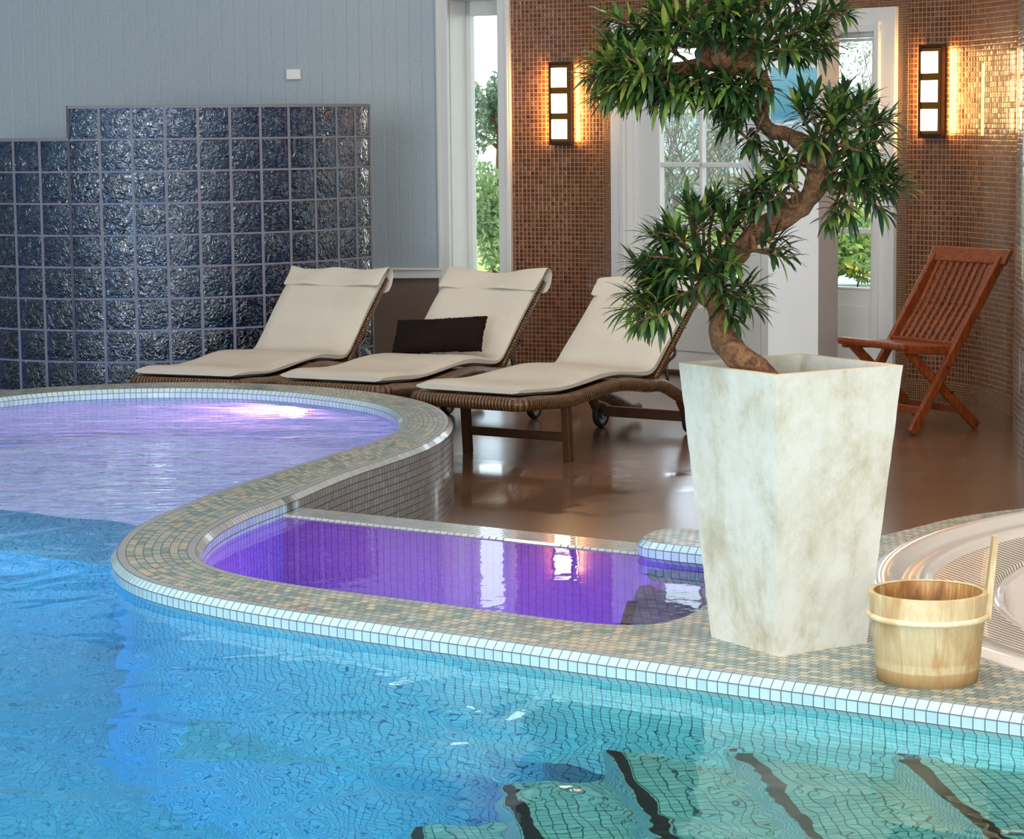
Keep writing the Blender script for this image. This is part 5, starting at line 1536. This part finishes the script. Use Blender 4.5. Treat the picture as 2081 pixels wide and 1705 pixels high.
# main pool lamps on the near and left walls, plus one added blue fill
area('pool_lamp_a', (0.3, 1.25, 0.08), (0.0, 6, -0.5), 0.5, 0.2, 54, (0.60, 1.0, 0.88))
area('pool_lamp_b', (2.0, 1.25, 0.12), (1.2, 6, -0.3), 0.5, 0.2, 92, (1.0, 0.92, 0.90))
area('pool_lamp_c', (-4.3, 5.0, 0.0), (0, 6.5, -0.8), 0.5, 0.3, 48, (0.02, 0.20, 1.0))
area('pool_fill_e', (-2.9, 1.25, 0.0), (-1.3, 8.0, -0.7), 0.4, 0.3, 60, (0.03, 0.22, 1.0), spread=50)  # added fill, turns the dark wedge below the whirlpool basin blue
area('pool_lamp_d', (-1.6, 1.25, 0.05), (-1.0, 6, -0.6), 0.5, 0.3, 50, (0.22, 0.95, 0.82))

# ------------------------------------------------------------------ ceiling luminaires and daylight
def downlight(x, y, e, col=(1.0, 0.86, 0.68)):
    bm = bmesh.new(); lathe(bm, [(0, ZC - 0.004), (0.14, ZC - 0.004), (0.16, ZC - 0.012), (0.18, ZC - 0.001)], 24, center=(x, y))
    o = obj('ceiling_lamp', bm, emis_ceil); tag(o, None, 'ceiling lamp', 'ceiling lamps over the pool hall'); o['label'] = 'round warm ceiling lamp over the pool hall'
    ld = bpy.data.lights.new('down', 'AREA'); ld.shape = 'DISK'; ld.size = 0.28; ld.energy = e; ld.color = col
    l = bpy.data.objects.new('down', ld); COL.objects.link(l); l.location = (x, y, ZC - 0.03)
emis_ceil = emis('ceiling lamp diffuser', (1, 0.86, 0.66, 1), 6)
for x, y, e in ((-1.2, 4.2, 18), (1.6, 4.0, 22), (-2.4, 7.8, 16), (0.8, 8.2, 26), (2.2, 9.8, 20), (-1.0, 11.6, 20), (1.0, 11.8, 20)):
    downlight(x, y, e)
# made-up skylight out of view: frame and fill light added to brighten the pool
bm = bmesh.new()
for x0_, x1_, y0_, y1_ in ((-3.6, 2.4, 1.9, 2.0), (-3.6, 2.4, 5.0, 5.1), (-3.7, -3.6, 1.9, 5.1), (2.4, 2.5, 1.9, 5.1), (-0.62, -0.58, 2, 5)):
    add_box(bm, ((x0_ + x1_) / 2, (y0_ + y1_) / 2, ZC - 0.02), (x1_ - x0_, y1_ - y0_, 0.06))
struct('window_5', bm, M['white'])
area('roof_fill', (-0.6, 3.5, ZC - 0.02), (-0.6, 3.5, 0), 5.9, 2.9, 150, (0.93, 0.97, 1.0))
for x0, x1, e in ((-5.8, -1.4, 1050), (0.4, 1.6, 160), (3.0, 4.2, 200)):
    area('daylight', ((x0 + x1) / 2, -7.35, 1.95), ((x0 + x1) / 2 * 0.6, 8, 1.0), x1 - x0, 3.3, e, (0.86, 0.93, 1.0))

# ------------------------------------------------------------------ garden seen through the glass
bm = bmesh.new(); add_box(bm, (2, 47, -0.35), (80, 60, 0.1))
def mat_lawn():
    t = NT('garden lawn'); v = coords(t, 'Object')
    n1 = t.noise(1.1, 5, 0.65, v); n2 = t.noise(9, 4, 0.7, v)
    c = t.ramp(n1.outputs[0], [(0.35, S(70, 96, 40)), (0.5, S(140, 160, 70)), (0.58, S(196, 180, 100)), (0.7, S(110, 136, 60))])
    c = t.mix(0.5, c, t.ramp(n2.outputs[0], [(0.35, S(50, 70, 34)), (0.65, S(214, 220, 130))]))
    t.bsdf(c, 0.9, t.bump(n2.outputs[0], 0.8, 0.1)); return t.m
gl_ = struct('ground_outside', bm, mat_lawn()); gl_.name = 'garden_ground'
def outtree(name, label, cat, px, py, Y, rx, rz, n, mat, trunk_r=0.10, ls=0.14, grp=None, z0=-0.3, ncl=9):
    c = WD(px, py, Y); root = empty(name, (c.x, Y, z0)); tag(root, label, cat, grp)
    b = bmesh.new(); tl = b.loops.layers.float_color.new('tone')
    r2 = random.Random(int(px * 7 + py))
    cl = [(Vector((r2.gauss(0, .5) * rx, r2.gauss(0, .4) * rx, r2.gauss(0, .5) * rz)), r2.uniform(0.35, 0.6)) for _ in range(ncl)]
    for k in range(n):
        cc, cr = r2.choice(cl)
        v = Vector((r2.gauss(0, 1), r2.gauss(0, 1), r2.gauss(0, 1))).normalized() * (r2.random() ** 0.4)
        p = Vector((c.x, Y, c.z)) + cc + Vector((v.x * rx * cr, v.y * rx * cr, v.z * rz * cr))
        if p.z < z0 + 0.03: p.z = z0 + 0.03 + r2.random() * 0.2
        a = Vector((r2.gauss(0, 1), r2.gauss(0, 1), r2.gauss(0, 1))).normalized(); s2 = a.orthogonal().normalized()
        s = ls * r2.uniform(0.6, 1.3)
        vs = [b.verts.new(p - a * s), b.verts.new(p + s2 * s * 0.45), b.verts.new(p + a * s), b.verts.new(p - s2 * s * 0.45)]
        f = b.faces.new(vs); tn = min(1, max(0, r2.gauss(0.5, 0.25)))
        for l in f.loops: l[tl] = (tn, tn, tn, 1)
    o = obj('leaves', b, mat); o.parent = root; o.matrix_parent_inverse = Matrix.Translation(-root.location)
    b = bmesh.new(); top = Vector((c.x, Y, c.z + rz * 0.5)); base = Vector((c.x, Y, z0))
    tube(b, [base, base.lerp(top, .5) + Vector((.05 * rx, 0, 0)), top], [trunk_r, trunk_r * .7, trunk_r * .2], 8)
    for cc, cr in cl:
        q = Vector((c.x, Y, c.z)) + cc; t0 = base.lerp(top, min(0.95, max(0.2, (q.z - base.z) / max(.1, (top.z - base.z)) * 0.75))); tube(b, [t0, (t0 + q) / 2 + Vector((0, 0, .05 * rz)), q], [trunk_r * .45, trunk_r * .3, trunk_r * .1], 6)
    o = obj('branches', b, M['bark']); o.parent = root; o.matrix_parent_inverse = Matrix.Translation(-root.location)
    return root
outtree('garden_tree', 'bright green leafy tree low in the tall narrow window', 'tree', 998, 460, 21.5, 0.30, 0.50, 2600, M['leaf_out'], 0.03, 0.035)
outtree('garden_tree', 'grey-green conifer high in the tall narrow window', 'tree', 1012, 225, 60, 0.95, 1.25, 3200, M['leaf_pine'], 0.12, 0.09)
def bare_shrub(label, px, py0, py1, Y, spread, n, seedv, mat, cat='shrub'):
    b0 = WD(px, py0, Y); t0 = WD(px, py1, Y); H = t0.z - (-0.3)
    root = empty('bare_shrub', (b0.x, Y, -0.3)); tag(root, label, cat, 'bare shrubs outside the double door')
    r2 = random.Random(seedv); b = bmesh.new()
    def rec(p, d, L, r, lv):
        q = p + d * L; m = (p + q) / 2 + Vector((r2.gauss(0, .04), 0, r2.gauss(0, .04))) * L
        tube(b, [p, m, q], [r, r * .8, r * .6], 5, cap=False)
        if lv == 0: return
        for _ in range(3):
            nd2 = (d + Vector((r2.gauss(0, .45), r2.gauss(0, .45), r2.gauss(0.05, .3)))).normalized(); rec(q, nd2, L * r2.uniform(.6, .85), r * .6, lv - 1)
    for k in range(n):
        d = Vector((r2.gauss(0, .35) * spread, r2.gauss(0, .35), 1)).normalized(); rec(Vector((b0.x + r2.gauss(0, .15) * spread, Y + r2.gauss(0, .2), -0.3)), d, H * 0.36, 0.028, 4)
    o = obj('branches', b, mat); o.parent = root; o.matrix_parent_inverse = Matrix.Translation(-root.location)
    b = bmesh.new(); tl = b.loops.layers.float_color.new('tone')
    for k in range(500):
        p = Vector((b0.x + r2.gauss(0, .45) * spread, Y + r2.gauss(0, .3), -0.3 + H * r2.uniform(.35, 1.0)))
        a = Vector((r2.gauss(0, 1), r2.gauss(0, 1), r2.gauss(0, 1))).normalized(); s2 = a.orthogonal().normalized(); s = 0.035
        f = b.faces.new([b.verts.new(p - a * s), b.verts.new(p + s2 * s * .5), b.verts.new(p + a * s), b.verts.new(p - s2 * s * .5)])
        tn = min(1, max(0, r2.gauss(.6, .2)))
        for l in f.loops: l[tl] = (tn, tn, tn, 1)
    o = obj('sparse_leaves', b, M['leaf_pine']); o.parent = root; o.matrix_parent_inverse = Matrix.Translation(-root.location)
twig = plain('grey twig bark', S(120, 112, 104), 0.8, 20, 0.2)
bare_shrub('bare branching shrub seen through the left door leaf', 1375, 440, 215, 29, 0.9, 7, 3, twig)
bare_shrub('bare branching shrub seen through the upper right door pane', 1740, 300, 70, 29, 0.9, 6, 8, twig)
bare_shrub('bare shrub behind the bonsai seen through the left leaf', 1478, 440, 260, 32, 1.0, 4, 11, twig)
# pale house across the garden
hb = empty('garden_house', (4.5, 42, -0.3)); tag(hb, 'pale blue-grey house wall across the garden seen through the double door', 'house')
def hput(name, bm, m): o = obj(name, bm, m); o.parent = hb; o.matrix_parent_inverse = Matrix.Translation(-hb.location); return o
hl = WD(1322, 300, 42); hr = WD(1640, 300, 42); htop = WD(1400, 222, 42).z
bm = bmesh.new(); add_box(bm, ((hl.x + hr.x) / 2, 44, (htop - 0.3) / 2), (hr.x - hl.x, 4, htop + 0.3)); hput('house_wall', bm, plain('pale render', S(196, 208, 222), 0.8, 3, 0.04))
bm = bmesh.new(); e1_ = WD(1452, 300, 41.8)
add_box(bm, (e1_.x, 41.93, (htop - 0.3) / 2), (0.16, 0.12, htop + 0.3)); add_box(bm, ((hl.x + hr.x) / 2, 41.95, htop), (hr.x - hl.x + 0.2, 0.2, 0.12)); hput('corner_board', bm, plain('beige board', S(206, 200, 184), 0.7, 3, 0.04))
bm = bmesh.new(); zz1 = WD(1400, 362, 41.9).z
add_box(bm, ((hl.x + hr.x) / 2, 41.9, zz1), (hr.x - hl.x, 0.2, 0.14)); hput('stone_ledge', bm, plain('mossy stone', S(150, 148, 124), 0.9, 6, 0.3))
outtree('flower_bed', 'green flower bed with orange blooms along the house wall', 'flower bed', 1400, 445, 36, 3.4, 0.14, 6000, M['leaf_bed'], 0.01, 0.05, ncl=40)
outtree('flower_bed', 'tangled green and yellow planting outside the right door pane', 'flower bed', 1740, 500, 25, 1.3, 0.22, 5000, M['leaf_bed'], 0.01, 0.05, ncl=30)
outtree('garden_tree', 'green tree above the house roof seen through the top of the left leaf', 'tree', 1400, 195, 50, 2.2, 0.5, 3000, M['leaf_out'], 0.08, 0.09, ncl=16)
outtree('garden_tree', 'grey-green bush mass behind the upper right door pane', 'tree', 1725, 215, 33, 1.2, 0.35, 3000, M['leaf_pine'], 0.05, 0.06, ncl=14)
bm = bmesh.new(); add_box(bm, (4.6, 26.8, -0.29), (9, 1.6, 0.03)); o = struct('garden_path', bm, plain('pale wet path', S(178, 190, 200), 0.4, 4, 0.08))

# ------------------------------------------------------------------ sky
wd = bpy.data.worlds.new('sky'); sc.world = wd; wd.use_nodes = True
nt = wd.node_tree; bg = nt.nodes['Background']
tcw = nt.nodes.new('ShaderNodeTexCoord'); nz = nt.nodes.new('ShaderNodeTexNoise'); nz.inputs['Scale'].default_value = 3.0; nt.links.new(tcw.outputs['Generated'], nz.inputs['Vector'])
rp_ = nt.nodes.new('ShaderNodeValToRGB'); rp_.color_ramp.elements[0].position = 0.35; rp_.color_ramp.elements[0].color = (0.62, 0.76, 0.95, 1); rp_.color_ramp.elements[1].position = 0.6; rp_.color_ramp.elements[1].color = (0.95, 0.98, 1.0, 1)
nt.links.new(nz.outputs[0], rp_.inputs[0]); nt.links.new(rp_.outputs[0], bg.inputs[0]); bg.inputs[1].default_value = 3.6

sc.view_settings.view_transform = 'Standard'; sc.view_settings.look = 'None'; sc.view_settings.gamma = 1.0
sc.view_settings.exposure = 0.0; sc.view_settings.use_curve_mapping = False
sc.cycles.use_denoising = True
sc.cycles.use_adaptive_sampling = True; sc.cycles.adaptive_threshold = 0.03
sc.cycles.max_bounces = 7; sc.cycles.diffuse_bounces = 3; sc.cycles.glossy_bounces = 4; sc.cycles.transmission_bounces = 6; sc.cycles.transparent_max_bounces = 8
sc.cycles.caustics_reflective = False; sc.cycles.caustics_refractive = True
sc.cycles.sample_clamp_indirect = 6.0; sc.cycles.sample_clamp_direct = 0.0
